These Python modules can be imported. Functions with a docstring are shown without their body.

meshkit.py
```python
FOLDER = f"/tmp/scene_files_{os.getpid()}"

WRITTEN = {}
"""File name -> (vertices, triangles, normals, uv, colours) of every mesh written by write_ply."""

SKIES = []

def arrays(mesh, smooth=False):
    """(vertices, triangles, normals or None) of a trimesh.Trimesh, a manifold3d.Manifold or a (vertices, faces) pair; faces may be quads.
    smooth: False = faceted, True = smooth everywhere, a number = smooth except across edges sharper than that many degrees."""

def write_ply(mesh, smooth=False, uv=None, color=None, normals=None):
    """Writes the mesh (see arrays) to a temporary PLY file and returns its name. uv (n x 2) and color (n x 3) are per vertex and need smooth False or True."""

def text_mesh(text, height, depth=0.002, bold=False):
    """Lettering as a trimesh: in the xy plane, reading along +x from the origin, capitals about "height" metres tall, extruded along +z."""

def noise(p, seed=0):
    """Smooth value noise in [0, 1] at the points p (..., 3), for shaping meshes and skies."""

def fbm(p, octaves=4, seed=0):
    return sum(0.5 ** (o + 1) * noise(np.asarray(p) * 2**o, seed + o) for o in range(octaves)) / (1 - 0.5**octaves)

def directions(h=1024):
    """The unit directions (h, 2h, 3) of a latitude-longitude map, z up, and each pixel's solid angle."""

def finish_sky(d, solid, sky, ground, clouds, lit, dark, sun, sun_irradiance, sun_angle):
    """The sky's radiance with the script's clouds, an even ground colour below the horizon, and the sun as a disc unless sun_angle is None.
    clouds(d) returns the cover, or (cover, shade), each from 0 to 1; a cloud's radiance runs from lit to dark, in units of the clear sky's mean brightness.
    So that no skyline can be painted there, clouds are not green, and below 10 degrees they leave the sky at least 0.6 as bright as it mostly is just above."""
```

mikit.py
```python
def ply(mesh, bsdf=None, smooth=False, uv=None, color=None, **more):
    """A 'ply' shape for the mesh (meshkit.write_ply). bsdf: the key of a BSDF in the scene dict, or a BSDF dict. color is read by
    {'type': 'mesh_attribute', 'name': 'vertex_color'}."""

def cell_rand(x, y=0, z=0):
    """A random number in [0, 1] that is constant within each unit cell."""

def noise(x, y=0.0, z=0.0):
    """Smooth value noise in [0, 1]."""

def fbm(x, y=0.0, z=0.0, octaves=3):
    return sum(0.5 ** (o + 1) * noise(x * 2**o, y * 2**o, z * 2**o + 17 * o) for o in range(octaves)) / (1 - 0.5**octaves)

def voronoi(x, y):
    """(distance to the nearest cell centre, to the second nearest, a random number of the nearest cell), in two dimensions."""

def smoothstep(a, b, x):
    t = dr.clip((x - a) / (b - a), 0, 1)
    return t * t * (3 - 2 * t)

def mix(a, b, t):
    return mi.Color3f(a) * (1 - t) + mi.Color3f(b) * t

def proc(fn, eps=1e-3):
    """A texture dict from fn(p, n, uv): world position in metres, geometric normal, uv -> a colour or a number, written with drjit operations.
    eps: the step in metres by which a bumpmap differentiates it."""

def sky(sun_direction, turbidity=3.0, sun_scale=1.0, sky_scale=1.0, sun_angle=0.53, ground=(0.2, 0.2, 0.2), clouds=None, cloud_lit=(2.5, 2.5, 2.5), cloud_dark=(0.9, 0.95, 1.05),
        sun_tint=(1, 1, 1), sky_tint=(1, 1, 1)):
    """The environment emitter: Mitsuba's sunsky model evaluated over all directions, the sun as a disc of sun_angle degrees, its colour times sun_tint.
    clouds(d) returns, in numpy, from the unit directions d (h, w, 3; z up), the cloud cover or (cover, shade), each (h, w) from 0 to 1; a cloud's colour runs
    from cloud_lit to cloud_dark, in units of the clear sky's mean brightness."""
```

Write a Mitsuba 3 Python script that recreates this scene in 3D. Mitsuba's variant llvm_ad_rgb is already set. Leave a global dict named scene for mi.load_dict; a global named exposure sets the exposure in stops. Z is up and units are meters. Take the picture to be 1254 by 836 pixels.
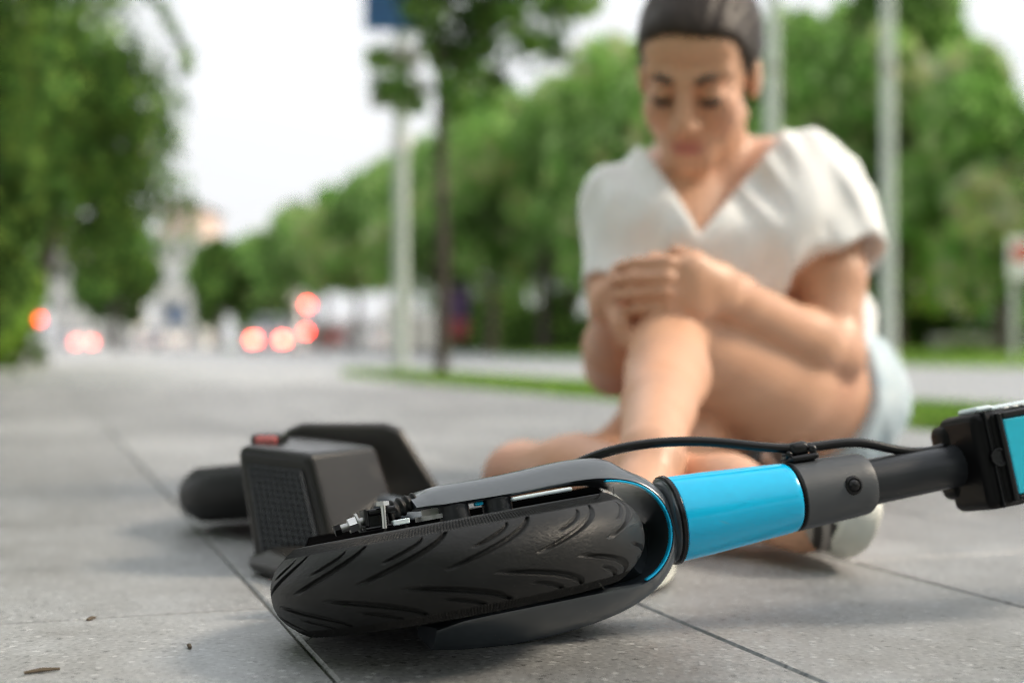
import math, numpy as np, trimesh, manifold3d as m3, mitsuba as mi, drjit as dr, mikit, meshkit
from shapely.geometry import Polygon
from scipy.interpolate import CubicSpline
T = mi.ScalarTransform4f

# ------------------------------------------------------------------ camera, sky, exposure
F, CX, HY, H = 1741.0, 627.0, 424.0, 0.17          # lens (for a picture 1254 wide), horizon row, eye height in metres
scene, labels = {}, {}
PITCH = math.atan((HY - 418.0) / F)
scene['camera'] = {'type': 'thinlens', 'fov': 2 * math.degrees(math.atan(627.0 / F)), 'fov_axis': 'x',
                   'aperture_radius': 0.0062, 'focus_distance': 0.80, 'near_clip': 0.02, 'far_clip': 3000.0,
                   'to_world': T().look_at(origin=[0, 0, H], target=[0, math.cos(PITCH), H + math.sin(PITCH)], up=[0, 0, 1])}
def overcast(d):
    n = meshkit.fbm(d * np.array([2.2, 2.2, 5.0]) + 3.0, 4)
    sh = 1 - np.clip(d[..., 2], 0, 1) ** 0.8                       # an overcast sky is about three times brighter overhead than at the horizon
    return np.ones(d.shape[:2]), np.clip(0.92 * sh + (n - 0.45) * 0.35, 0, 1)
scene['sky'] = mikit.sky((0.80, 0.08, 0.66), turbidity=3, sun_scale=0.30, sky_scale=0.42, sun_angle=13, clouds=overcast, sun_tint=(0.94, 1.0, 1.10),
                         cloud_lit=(4.05, 4.2, 4.38), cloud_dark=(2.75, 2.78, 2.81))
exposure = 3.12

# ------------------------------------------------------------------ helpers
used = {}
def numbered(name):
    k = used.get(name, 0); used[name] = k + 1
    return name if k == 0 else f'{name}_{k:03d}'
def thing(name, label, cat, group=None, kind=None):
    key = numbered(name)
    labels[key] = {'label': label, 'category': cat}
    if group: labels[key]['group'] = group
    if kind: labels[key]['kind'] = kind
    return key
def put(name, mesh, bsdf, parent=None, smooth=False, label=None, kind=None, **kw):
    key = numbered((parent + '__' if parent else '') + name)
    scene[key] = mikit.ply(mesh, bsdf, smooth=smooth, **kw)
    d = {}
    if label: d['label'] = label
    if kind: d['kind'] = kind
    if d: labels.setdefault(key, {}).update(d)
    return key
def at(px, py, depth):
    return np.array([(px - CX) / F * depth, depth, H - (py - HY) / F * depth])
def cross2(a, b): return a[..., 0] * b[..., 1] - a[..., 1] * b[..., 0]
def unit(v): v = np.asarray(v, float); return v / np.linalg.norm(v)
def cat(ms): return trimesh.util.concatenate(ms)
def tm(vf): return trimesh.Trimesh(vf[0], vf[1], process=False)
def man2tm(m):
    k = m.to_mesh(); return trimesh.Trimesh(k.vert_properties[:, :3], k.tri_verts, process=False)
def frame(o, x, y, z):
    M = np.eye(4); M[:3, 0], M[:3, 1], M[:3, 2], M[:3, 3] = x, y, z, o; return M
def moved(mesh, M): mesh = mesh.copy(); mesh.apply_transform(M); return mesh
def rbox(lo, hi, r=0.002, seg=8):
    lo, hi = np.array(lo, float), np.array(hi, float); r = min(r, (hi - lo).min() * 0.49)
    s = m3.Manifold.sphere(r, seg)
    return man2tm(m3.Manifold.batch_hull([s.translate([float(v) for v in np.where(c, hi - r, lo + r)]) for c in np.ndindex(2, 2, 2)]))
def hull_pts(pts, r=0.004, seg=10):
    s = m3.Manifold.sphere(r, seg)
    return m3.Manifold.batch_hull([s.translate([float(v) for v in p]) for p in pts])
def tube(pts, rad, n=10, caps=True):
    p = np.asarray(pts, float); rad = np.broadcast_to(rad, (len(p),)).astype(float)
    t = np.gradient(p, axis=0); t /= np.linalg.norm(t, axis=1, keepdims=True)
    ref = np.array([0, 0, 1.0]) if abs(t[0][2]) < 0.9 else np.array([1.0, 0, 0])
    A = []; a = np.cross(t[0], ref)
    for k in range(len(p)):
        a = a - t[k] * (a @ t[k]); a = a / np.linalg.norm(a); A.append(a)
    A = np.array(A); B = np.cross(t, A); g = np.arange(n) * 2 * np.pi / n
    v = p[:, None] + rad[:, None, None] * (np.cos(g)[None, :, None] * A[:, None] + np.sin(g)[None, :, None] * B[:, None])
    i, j = np.meshgrid(np.arange(len(p) - 1), np.arange(n), indexing='ij')
    q = np.stack([i * n + j, i * n + (j + 1) % n, (i + 1) * n + (j + 1) % n, (i + 1) * n + j], -1).reshape(-1, 4)
    f = np.vstack([q[:, [0, 2, 1]], q[:, [0, 3, 2]]]); v = v.reshape(-1, 3)
    if caps:
        c0, c1 = len(v), len(v) + 1; v = np.vstack([v, p[0], p[-1]]); k = np.arange(n); e = (len(p) - 1) * n
        f = np.vstack([f, np.c_[np.full(n, c0), k, (k + 1) % n], np.c_[np.full(n, c1), e + (k + 1) % n, e + k]])
    m = tm((v, f)); m.fix_normals() if len(f) < 3000 else None
    return m
def spline(pts, n=40):
    p = np.asarray(pts, float); d = np.r_[0, np.cumsum(np.linalg.norm(np.diff(p, axis=0), axis=1))]
    return CubicSpline(d, p)(np.linspace(0, d[-1], n))
def lathe(prof, n=64):
    """(z, r) pairs turned round the z axis"""
    pr = np.array(prof, float); g = np.arange(n) * 2 * np.pi / n
    v = np.stack([pr[:, 1][:, None] * np.cos(g), pr[:, 1][:, None] * np.sin(g), np.repeat(pr[:, :1], n, 1)], -1).reshape(-1, 3)
    i, j = np.meshgrid(np.arange(len(pr) - 1), np.arange(n), indexing='ij')
    q = np.stack([i * n + j, i * n + (j + 1) % n, (i + 1) * n + (j + 1) % n, (i + 1) * n + j], -1).reshape(-1, 4)
    return tm((v, np.vstack([q[:, [0, 1, 2]], q[:, [0, 2, 3]]])))
def bevel_extrude(pts, z0, z1, b, step=0.0015):
    """closed outline (x, y), extruded along z with rounded rims"""
    poly = Polygon(pts).buffer(0)
    layers = [(z0, b), (z0 + 0.3 * b, 0.4 * b), (z0 + b, 0), (z1 - b, 0), (z1 - 0.3 * b, 0.4 * b), (z1, b)]
    n = int(poly.length / step); ext = poly.exterior
    base = np.array([ext.interpolate(k / n, normalized=True).coords[0] for k in range(n)])
    if not ext.is_ccw: base = base[::-1]
    for _ in range(3): base = 0.5 * base + 0.25 * (np.roll(base, 1, 0) + np.roll(base, -1, 0))
    tg = np.roll(base, -2, 0) - np.roll(base, 2, 0); tg /= np.linalg.norm(tg, axis=1, keepdims=True)
    inw = np.c_[-tg[:, 1], tg[:, 0]]
    vs = [np.c_[base + inw * o, np.full(n, z)] for z, o in layers]
    v = np.vstack(vs); i, j = np.meshgrid(np.arange(len(layers) - 1), np.arange(n), indexing='ij')
    q = np.stack([i * n + j, i * n + (j + 1) % n, (i + 1) * n + (j + 1) % n, (i + 1) * n + j], -1).reshape(-1, 4)
    f = [q[:, [0, 1, 2]], q[:, [0, 2, 3]]]
    out = [tm((v, np.vstack(f)))]
    for k, flip in ((0, True), (-1, False)):
        cv, cf = trimesh.creation.triangulate_polygon(Polygon(vs[k][:, :2]), engine='earcut')
        cf = np.asarray(cf)
        a = cv[cf]; ar = cross2(a[:, 1] - a[:, 0], a[:, 2] - a[:, 0])
        cf = np.where((ar > 0)[:, None] ^ flip, cf, cf[:, ::-1])
        out.append(tm((np.c_[cv, np.full(len(cv), vs[k][0, 2])], cf)))
    return cat(out)

# ---- distance fields and surface nets
class Field:
    def __init__(s, lo, hi, h):
        s.lo, s.h = np.array(lo, float), h
        s.n = np.ceil((np.array(hi) - s.lo) / h).astype(int) + 1
        s.ax = [(s.lo[k] + np.arange(s.n[k]) * h).astype(np.float32) for k in range(3)]
        s.d = np.full(s.n, 0.2, np.float32)
    def win(s, lo, hi):
        a = np.clip(np.floor((np.array(lo) - s.lo) / s.h).astype(int), 0, s.n); b = np.clip(np.ceil((np.array(hi) - s.lo) / s.h).astype(int) + 1, 0, s.n)
        return tuple(slice(x, y) for x, y in zip(a, b))
    def pts(s, w): return np.stack(np.meshgrid(*[s.ax[k][w[k]] for k in range(3)], indexing='ij'), -1)
    def add(s, fn, lo, hi, k=0.0, op='u', pad=0.06):
        w = s.win(np.array(lo) - pad, np.array(hi) + pad)
        if 0 in s.d[w].shape: return
        d, e = s.d[w], fn(s.pts(w)).astype(np.float32)
        if op == 's': d, e = -d, e
        if k > 0:
            hh = np.maximum(k - np.abs(d - e), 0) / k; r = np.minimum(d, e) - hh * hh * k * 0.25
        else: r = np.minimum(d, e)
        s.d[w] = -r if op == 's' else r
    def cone(s, a, b, ra, rb, k=0.0, op='u'):
        a, b = np.asarray(a, np.float32), np.asarray(b, np.float32); ab = b - a; L = max(float(ab @ ab), 1e-12)
        def fn(p):
            t = np.clip(((p - a) @ ab) / L, 0, 1)
            return np.linalg.norm(p - a - t[..., None] * ab, axis=-1) - (ra + (rb - ra) * t)
        r = max(ra, rb); s.add(fn, np.minimum(a, b) - r, np.maximum(a, b) + r, k, op)
    def chain(s, pts, rad, k=0.0):
        for q in range(len(pts) - 1): s.cone(pts[q], pts[q + 1], rad[q], rad[q + 1], k)
    def ell(s, c, r, R=np.eye(3), k=0.0, op='u'):
        c, r = np.asarray(c, np.float32), np.asarray(r, np.float32); R = np.asarray(R, np.float32)
        def fn(p):
            q = (p - c) @ R; k0 = np.linalg.norm(q / r, axis=-1); k1 = np.linalg.norm(q / (r * r), axis=-1)
            return k0 * (k0 - 1) / np.maximum(k1, 1e-6)
        s.add(fn, c - r.max(), c + r.max(), k, op)
    def mesh(s):
        d, n = s.d, s.n; inside = d < 0
        cnt = np.zeros(n - 1, np.uint8); acc = np.zeros((*(n - 1), 3), np.float32); m = np.zeros(n - 1, np.float32)
        crosses = []
        for ax in range(3):
            lo = [slice(None)] * 3; hi = [slice(None)] * 3; lo[ax] = slice(0, -1); hi[ax] = slice(1, None)
            x = inside[tuple(lo)] != inside[tuple(hi)]; ii = np.argwhere(x); crosses.append(ii)
            d0, d1 = d[tuple(lo)][x], d[tuple(hi)][x]; t = d0 / (d0 - d1)
            p = ii.astype(np.float32); p[:, ax] += t
            o1, o2 = [k for k in range(3) if k != ax]
            for u in (0, -1):
                for v in (0, -1):
                    c = ii.copy(); c[:, o1] += u; c[:, o2] += v
                    ok = np.all((c >= 0) & (c < n - 1), axis=1); c = c[ok]
                    np.add.at(m, tuple(c.T), 1); np.add.at(acc, tuple(c.T), p[ok])
        act = m > 0; idx = np.full(m.shape, -1, np.int64); idx[act] = np.arange(act.sum())
        v = acc[act] / m[act][:, None] * s.h + s.lo
        f = []
        for ax in range(3):
            ii = crosses[ax]; o1, o2 = (ax + 1) % 3, (ax + 2) % 3
            ii = ii[(ii[:, o1] > 0) & (ii[:, o2] > 0) & (ii[:, o1] < n[o1] - 1) & (ii[:, o2] < n[o2] - 1)]
            c = []
            for u, w in ((-1, -1), (0, -1), (0, 0), (-1, 0)):
                q = ii.copy(); q[:, o1] += u; q[:, o2] += w; c.append(idx[tuple(q.T)])
            c = np.stack(c, 1); ins = inside[tuple(ii.T)]
            c = np.where(ins[:, None], c, c[:, ::-1]); f.append(np.vstack([c[:, [0, 1, 2]], c[:, [0, 2, 3]]]))
        return tm((v.astype(float), np.vstack(f)))
def relax(m, n=6):
    from scipy.sparse import coo_matrix, diags
    e = m.edges_unique; k = len(m.vertices); W = coo_matrix((np.ones(2 * len(e)), (np.r_[e[:, 0], e[:, 1]], np.r_[e[:, 1], e[:, 0]])), (k, k)).tocsr()
    W = diags(1 / np.maximum(np.asarray(W.sum(1)).ravel(), 1)) @ W; v = np.array(m.vertices)
    for _ in range(n):
        v = v + 0.5 * (W @ v - v); v = v - 0.52 * (W @ v - v)
    return tm((v, m.faces))

# ------------------------------------------------------------------ materials
N_, FB, SM, MX = mikit.noise, mikit.fbm, mikit.smoothstep, mikit.mix
def mat(name, d, two=True):
    scene[name] = {'type': 'twosided', 'bsdf': d} if two else d
def rgb(*c): return {'type': 'rgb', 'value': list(c)}
def plain(name, c, rough=0.5, **kw): mat(name, {'type': 'principled', 'base_color': rgb(*c), 'roughness': rough, **kw})
def paving_colour(p, n, uv):
    cell = uv.x
    big = FB(p.x * 3.1, p.y * 3.1, 1.0, 3); mid = FB(p.x * 26, p.y * 26, 2.0, 3)
    d1, d2, r = mikit.voronoi(p.x * 330, p.y * 330); d1b, d2b, rb = mikit.voronoi(p.x * 150 + 9, p.y * 150)
    v = 0.225 + 0.08 * (big - 0.5) + 0.09 * (mid - 0.5) + 0.075 * (cell - 0.5) + 0.12 * (r - 0.5) * (1 - SM(0.3, 0.6, d1)) + 0.12 * SM(0.82, 0.97, rb) * (1 - SM(0.22, 0.42, d1b)) - 0.08 * SM(0.84, 0.97, 1 - rb) * (1 - SM(0.2, 0.4, d1b))
    st = SM(0.56, 0.72, FB(p.x * 5.5 + 7, p.y * 5.5, 4.0, 3)) * 0.24
    v = v * (1 - st)
    return MX((1.0, 0.99, 0.97), (0.98, 1.0, 1.02), mid) * v
def paving_bump(p, n, uv):
    d1, d2, r = mikit.voronoi(p.x * 330, p.y * 330); d1b, d2b, rb = mikit.voronoi(p.x * 150 + 9, p.y * 150)
    return 0.6 * FB(p.x * 140, p.y * 140, 0.0, 2) + 0.8 * (0.5 - d1) * r + 0.9 * SM(0.8, 0.97, rb) * (1 - SM(0.1, 0.45, d1b))
mat('paving', {'type': 'bumpmap', 'nested_texture': mikit.proc(paving_bump, 4e-4), 'scale': 0.0009,
               'nested_bsdf': {'type': 'principled', 'base_color': mikit.proc(paving_colour), 'roughness': 0.45, 'specular': 0.75}})
CS, SN = 0.9476, 0.3193                       # the street runs along (-SN, CS); across it (CS, SN)
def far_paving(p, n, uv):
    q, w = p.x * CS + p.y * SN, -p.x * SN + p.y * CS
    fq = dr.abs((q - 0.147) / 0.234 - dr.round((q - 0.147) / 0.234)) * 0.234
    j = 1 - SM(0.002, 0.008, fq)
    return MX((1.0, 0.99, 0.97), (0.97, 1.0, 1.02), FB(p.x * 2, p.y * 2, 0, 2)) * ((0.34 + 0.09 * (FB(p.x * 1.3, p.y * 1.3, 0, 3) - 0.5)) * (1 - 0.4 * j))  # base lighter than the near slabs: grazing sheen put into the colour
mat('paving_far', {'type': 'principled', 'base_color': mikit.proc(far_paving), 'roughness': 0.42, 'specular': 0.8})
mat('joint_sand', {'type': 'diffuse', 'reflectance': mikit.proc(lambda p, n, uv: MX((0.085, 0.085, 0.077), (0.145, 0.14, 0.128), FB(p.x * 90, p.y * 90, 0, 2)))})
mat('asphalt', {'type': 'principled', 'base_color': mikit.proc(lambda p, n, uv: MX((0.27, 0.275, 0.285), (0.36, 0.365, 0.37), FB(p.x * 0.9, p.y * 0.9, 0, 3))), 'roughness': 0.5, 'specular': 0.5})
mat('kerbstone', {'type': 'principled', 'base_color': mikit.proc(lambda p, n, uv: MX((0.25, 0.25, 0.24), (0.38, 0.37, 0.35), FB(p.x * 8, p.y * 8, p.z * 8, 3))), 'roughness': 0.7})
mat('soil', {'type': 'diffuse', 'reflectance': mikit.proc(lambda p, n, uv: MX((0.035, 0.06, 0.015), (0.07, 0.10, 0.025), FB(p.x * 6, p.y * 6, 0, 3)))})
mat('far_grass', {'type': 'diffuse', 'reflectance': mikit.proc(lambda p, n, uv: MX((0.16, 0.26, 0.05), (0.25, 0.36, 0.09), FB(p.x * 1.5, p.y * 1.5, 0, 3)))})
VC = {'type': 'mesh_attribute', 'name': 'vertex_color'}
mat('leaf', {'type': 'principledthin', 'base_color': VC, 'roughness': 0.45, 'diff_trans': 0.9, 'spec_trans': 0.0, 'eta': 1.4}, two=False)
mat('blade', {'type': 'twosided', 'bsdf': {'type': 'diffuse', 'reflectance': VC}}, two=False)
mat('bark', {'type': 'diffuse', 'reflectance': mikit.proc(lambda p, n, uv: MX((0.055, 0.045, 0.038), (0.14, 0.12, 0.10), FB(p.x * 30, p.y * 30, p.z * 7, 3)))})
mat('galvanised', {'type': 'principled', 'base_color': mikit.proc(lambda p, n, uv: MX((0.44, 0.48, 0.43), (0.56, 0.60, 0.54), FB(p.x * 6, p.y * 6, p.z * 3, 3))), 'roughness': 0.45, 'metallic': 0.15})
def rubber_colour(p, n, uv):
    d = FB(p.x * 60, p.y * 60, p.z * 60, 3); s = N_(p.x * 900, p.y * 900, p.z * 900)
    return MX((0.0075, 0.0077, 0.0079), (0.0165, 0.0168, 0.0170), d) + 0.03 * SM(0.9, 0.99, s) * SM(0.4, 0.7, d)
mat('rubber', {'type': 'bumpmap', 'nested_texture': mikit.proc(lambda p, n, uv: FB(p.x * 900, p.y * 900, p.z * 900, 2), 3e-4), 'scale': 0.00025,
               'nested_bsdf': {'type': 'principled', 'base_color': mikit.proc(rubber_colour), 'roughness': 0.48, 'specular': 0.24}})
def scuffed(c0, c1, scale=1.0, dust=0.0, dc=(0.20, 0.17, 0.13)):
    def fn(p, n, uv):
        a = FB(p.x * 25 * scale, p.y * 25 * scale, p.z * 25 * scale, 3); b = FB(p.x * 9 + 4, p.y * 9, p.z * 9, 3)
        sp = SM(0.93, 0.99, N_(p.x * 420, p.y * 420, p.z * 420)); sc = SM(0.78, 0.85, FB(p.x * 40 + p.z * 90, p.y * 70, p.z * 14, 2))
        return MX(MX(c0, c1, a), dc, dust * SM(0.42, 0.75, b) * (0.45 + 0.55 * a) + 0.25 * sp + 0.5 * dust * sc)
    return mikit.proc(fn)
mat('black_plastic', {'type': 'principled', 'base_color': scuffed((0.008, 0.008, 0.009), (0.014, 0.014, 0.015)), 'roughness': 0.30, 'specular': 0.6, 'clearcoat': 0.3, 'clearcoat_gloss': 0.6})
mat('fork_paint', {'type': 'principled', 'base_color': scuffed((0.034, 0.043, 0.052), (0.050, 0.060, 0.070), 2.0), 'roughness': 0.24, 'specular': 1.0, 'clearcoat': 1.0, 'clearcoat_gloss': 0.85})
mat('dusty_plastic', {'type': 'principled', 'base_color': scuffed((0.009, 0.009, 0.0095), (0.017, 0.0165, 0.016), 1.0, 0.30, (0.085, 0.074, 0.06)), 'roughness': 0.28, 'specular': 0.34})
mat('grey_coat', {'type': 'principled', 'base_color': scuffed((0.040, 0.044, 0.050), (0.056, 0.061, 0.068), 2.0), 'roughness': 0.48, 'specular': 0.5})
mat('dark_coat', {'type': 'principled', 'base_color': scuffed((0.012, 0.014, 0.017), (0.019, 0.021, 0.025), 2.0), 'roughness': 0.34, 'specular': 0.36})
def blue_fn(p, n, uv):
    sc = SM(0.80, 0.86, FB(p.x * 60 + p.z * 150, p.y * 90, p.z * 30, 2)) * SM(0.5, 0.7, N_(p.x * 24, p.y * 24, p.z * 24))
    return MX(MX((0.0, 0.43, 0.74), (0.0, 0.46, 0.77), FB(p.x * 20, p.y * 20, p.z * 20, 2)), (0.10, 0.42, 0.58), 0.5 * sc)
mat('blue_paint', {'type': 'principled', 'base_color': mikit.proc(blue_fn), 'roughness': 0.2, 'specular': 0.4, 'clearcoat': 0.5, 'clearcoat_gloss': 0.97})
plain('screen_blue', (0.006, 0.46, 0.62), 0.25, clearcoat=0.5)
plain('matte_black', (0.003, 0.003, 0.0035), 0.4, specular=0.14)
plain('satin_black', (0.006, 0.006, 0.007), 0.28, specular=0.32)
plain('steel', (0.55, 0.55, 0.54), 0.28, metallic=1.0)
plain('zinc', (0.42, 0.42, 0.41), 0.42, metallic=0.9)
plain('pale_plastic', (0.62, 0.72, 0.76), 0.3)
plain('red_lens', (0.55, 0.13, 0.12), 0.25, clearcoat=1.0)

# ------------------------------------------------------------------ the ground
def street(q, w, z=0.0): return np.array([q * CS - w * SN, q * SN + w * CS, z])
def sheet(corners, z):
    """corners in street coordinates (q, w)"""
    v = np.array([street(q, w, z) for q, w in corners]); cv, cf = trimesh.creation.triangulate_polygon(Polygon(v[:, :2]), engine='earcut')
    cf = np.asarray(cf); a = cv[cf]; ar = cross2(a[:, 1] - a[:, 0], a[:, 2] - a[:, 0]); cf = np.where((ar > 0)[:, None], cf, cf[:, ::-1])
    return tm((np.c_[cv, np.full(len(cv), z)], cf))
g = np.array([[-900, -300, -0.06], [900, -300, -0.06], [900, 1500, -0.06], [-900, 1500, -0.06]], float)
put('ground', tm((g, np.array([[0, 1, 2], [0, 2, 3]]))), 'far_grass', kind='structure')
put('pavement', sheet([(-1.6, -1.5), (1.70, -1.5), (1.70, 26), (-1.6, 26)], -0.0048), 'joint_sand', kind='structure')
SL_W, SL_L, GAP = 0.234, 0.49, 0.0020
rng = np.random.default_rng(5)
Q0, NQ, WMAX = 0.147, range(-3, 7), 6.0
slab_meshes = {}
def slab(l):
    a, b, c = SL_W - GAP, l - GAP, 0.0016
    z = [(-0.035, 0), (-c, 0), (0, c)]
    v = np.vstack([[[o, o, zz], [a - o, o, zz], [a - o, b - o, zz], [o, b - o, zz]] for zz, o in z]); f = []
    for k in (0, 4):
        for i in range(4): j = (i + 1) % 4; f += [[k + i, k + j, k + 4 + j], [k + i, k + 4 + j, k + 4 + i]]
    f += [[8, 9, 10], [8, 10, 11]]
    return np.array(v, float), np.array(f)
for i in NQ:
    w = -0.75 + (0.0 if i % 2 else 0.245) + rng.uniform(-0.02, 0.02)
    if i == -1: w = 0.9287 - 3 * 0.49
    if i == 1: w = 1.04 - 4 * 0.49
    while w < WMAX:
        q = Q0 + i * SL_W
        v, f = slab(SL_L); v = v.copy(); tilt = rng.uniform(-0.0007, 0.0007, 2); v[:, 2] += v[:, 0] * tilt[0] + v[:, 1] * tilt[1] - 0.0006 + rng.uniform(-0.0003, 0.0003)
        P = np.array([street(q + GAP / 2 + a, w + GAP / 2 + b, c) for a, b, c in v])
        if w > -0.5 and P[:, 1].max() > 0.25 and abs(P[:, 0].mean()) < 0.62 * P[:, 1].max() + 0.35:
            put('slab', tm((P, f)), 'paving', 'pavement', uv=np.full((len(P), 2), rng.random()))
        w += SL_L
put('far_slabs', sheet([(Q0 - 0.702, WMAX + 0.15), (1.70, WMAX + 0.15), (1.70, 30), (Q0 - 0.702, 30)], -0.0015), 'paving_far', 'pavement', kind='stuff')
# the road and the crossing street where it ends
put('road', sheet([(2.36, -3), (7.84, -3), (7.84, 26), (40, 26), (40, 150), (-40, 150), (-40, 26.0), (-1.6, 26.0), (1.70, 26.0), (1.70, 9.6), (2.36, 9.2)], -0.02), 'asphalt', kind='structure')
# narrow verge between pavement and road, rounded at its end
vq = [(1.70, -3)] + [(2.30, -3), (2.30, 7.8), (2.2, 8.5), (2.0, 8.8), (1.8, 8.5), (1.70, 7.8)]
put('verge', sheet(vq, -0.006), 'soil', kind='structure')
vv = np.array([street(q, w, z) for w in (-3, 25.9) for q, z in ((7.95, -0.015), (8.6, 0.03), (10.2, 0.115), (14, 0.12), (40, 0.12))]); put('far_verge', tm((vv, np.array([f_ for i in range(4) for f_ in ([i, i + 1, i + 6], [i, i + 6, i + 5])]))), 'far_grass', kind='structure')
for w in np.arange(0, 26, 1.0):                                     # kerb of the far side
    m = rbox((0.004, 0.006, -0.1), (0.10, 0.994, -0.006), 0.006, 4); m.vertices = np.array([street(7.845 + a, w + b, c) for a, b, c in m.vertices])
    put('kerb_stone', m, 'kerbstone', 'road')
def grass(n, box, hgt, seed, cols, keep=None):
    r = np.random.default_rng(seed); q = r.uniform(box[0], box[1], n); w = r.uniform(box[2], box[3], n)
    if keep is not None: k = keep(q, w); q, w = q[k], w[k]
    n = len(q); b = np.stack([q * CS - w * SN, q * SN + w * CS, np.interp(q, [7.9, 8.6, 10.2], [-0.006, 0.03, 0.115])], 1); an = r.uniform(0, 2 * np.pi, n); h = hgt * r.uniform(0.5, 1.1, n)
    wd = np.stack([np.cos(an), np.sin(an), 0 * an], 1) * (0.0035 + 0.002 * r.random(n))[:, None]; lean = np.stack([r.normal(0, .4, n), r.normal(0, .4, n), np.ones(n)], 1) * h[:, None]
    v = np.stack([b - wd, b + wd, b + lean], 1).reshape(-1, 3); c = np.array(cols)[r.integers(0, len(cols), n)] * r.uniform(0.8, 1.2, (n, 1))
    return tm((v, np.arange(3 * n).reshape(-1, 3))), np.repeat(c, 3, 0)
GC = [(0.20, 0.38, 0.06), (0.27, 0.46, 0.08), (0.16, 0.31, 0.05), (0.33, 0.46, 0.12)]
m, c = grass(42000, (1.72, 2.29, 1.2, 8.8), 0.045, 1, GC, lambda q, w: (w < 7.8) | ((q - 2.0) ** 2 * 11 + (w - 7.8) ** 2 < 1.0))
k = put('verge_grass', m, 'blade', color=c); labels[k] = {'label': 'short green grass growing on the narrow verge beside the pavement', 'category': 'grass', 'kind': 'stuff'}
m, c = grass(30000, (7.97, 10.4, 2.0, 25), 0.05, 2, GC)
k = put('roadside_grass', m, 'blade', color=c); labels[k] = {'label': 'pale green grass along the far side of the road', 'category': 'grass', 'kind': 'stuff'}

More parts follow.
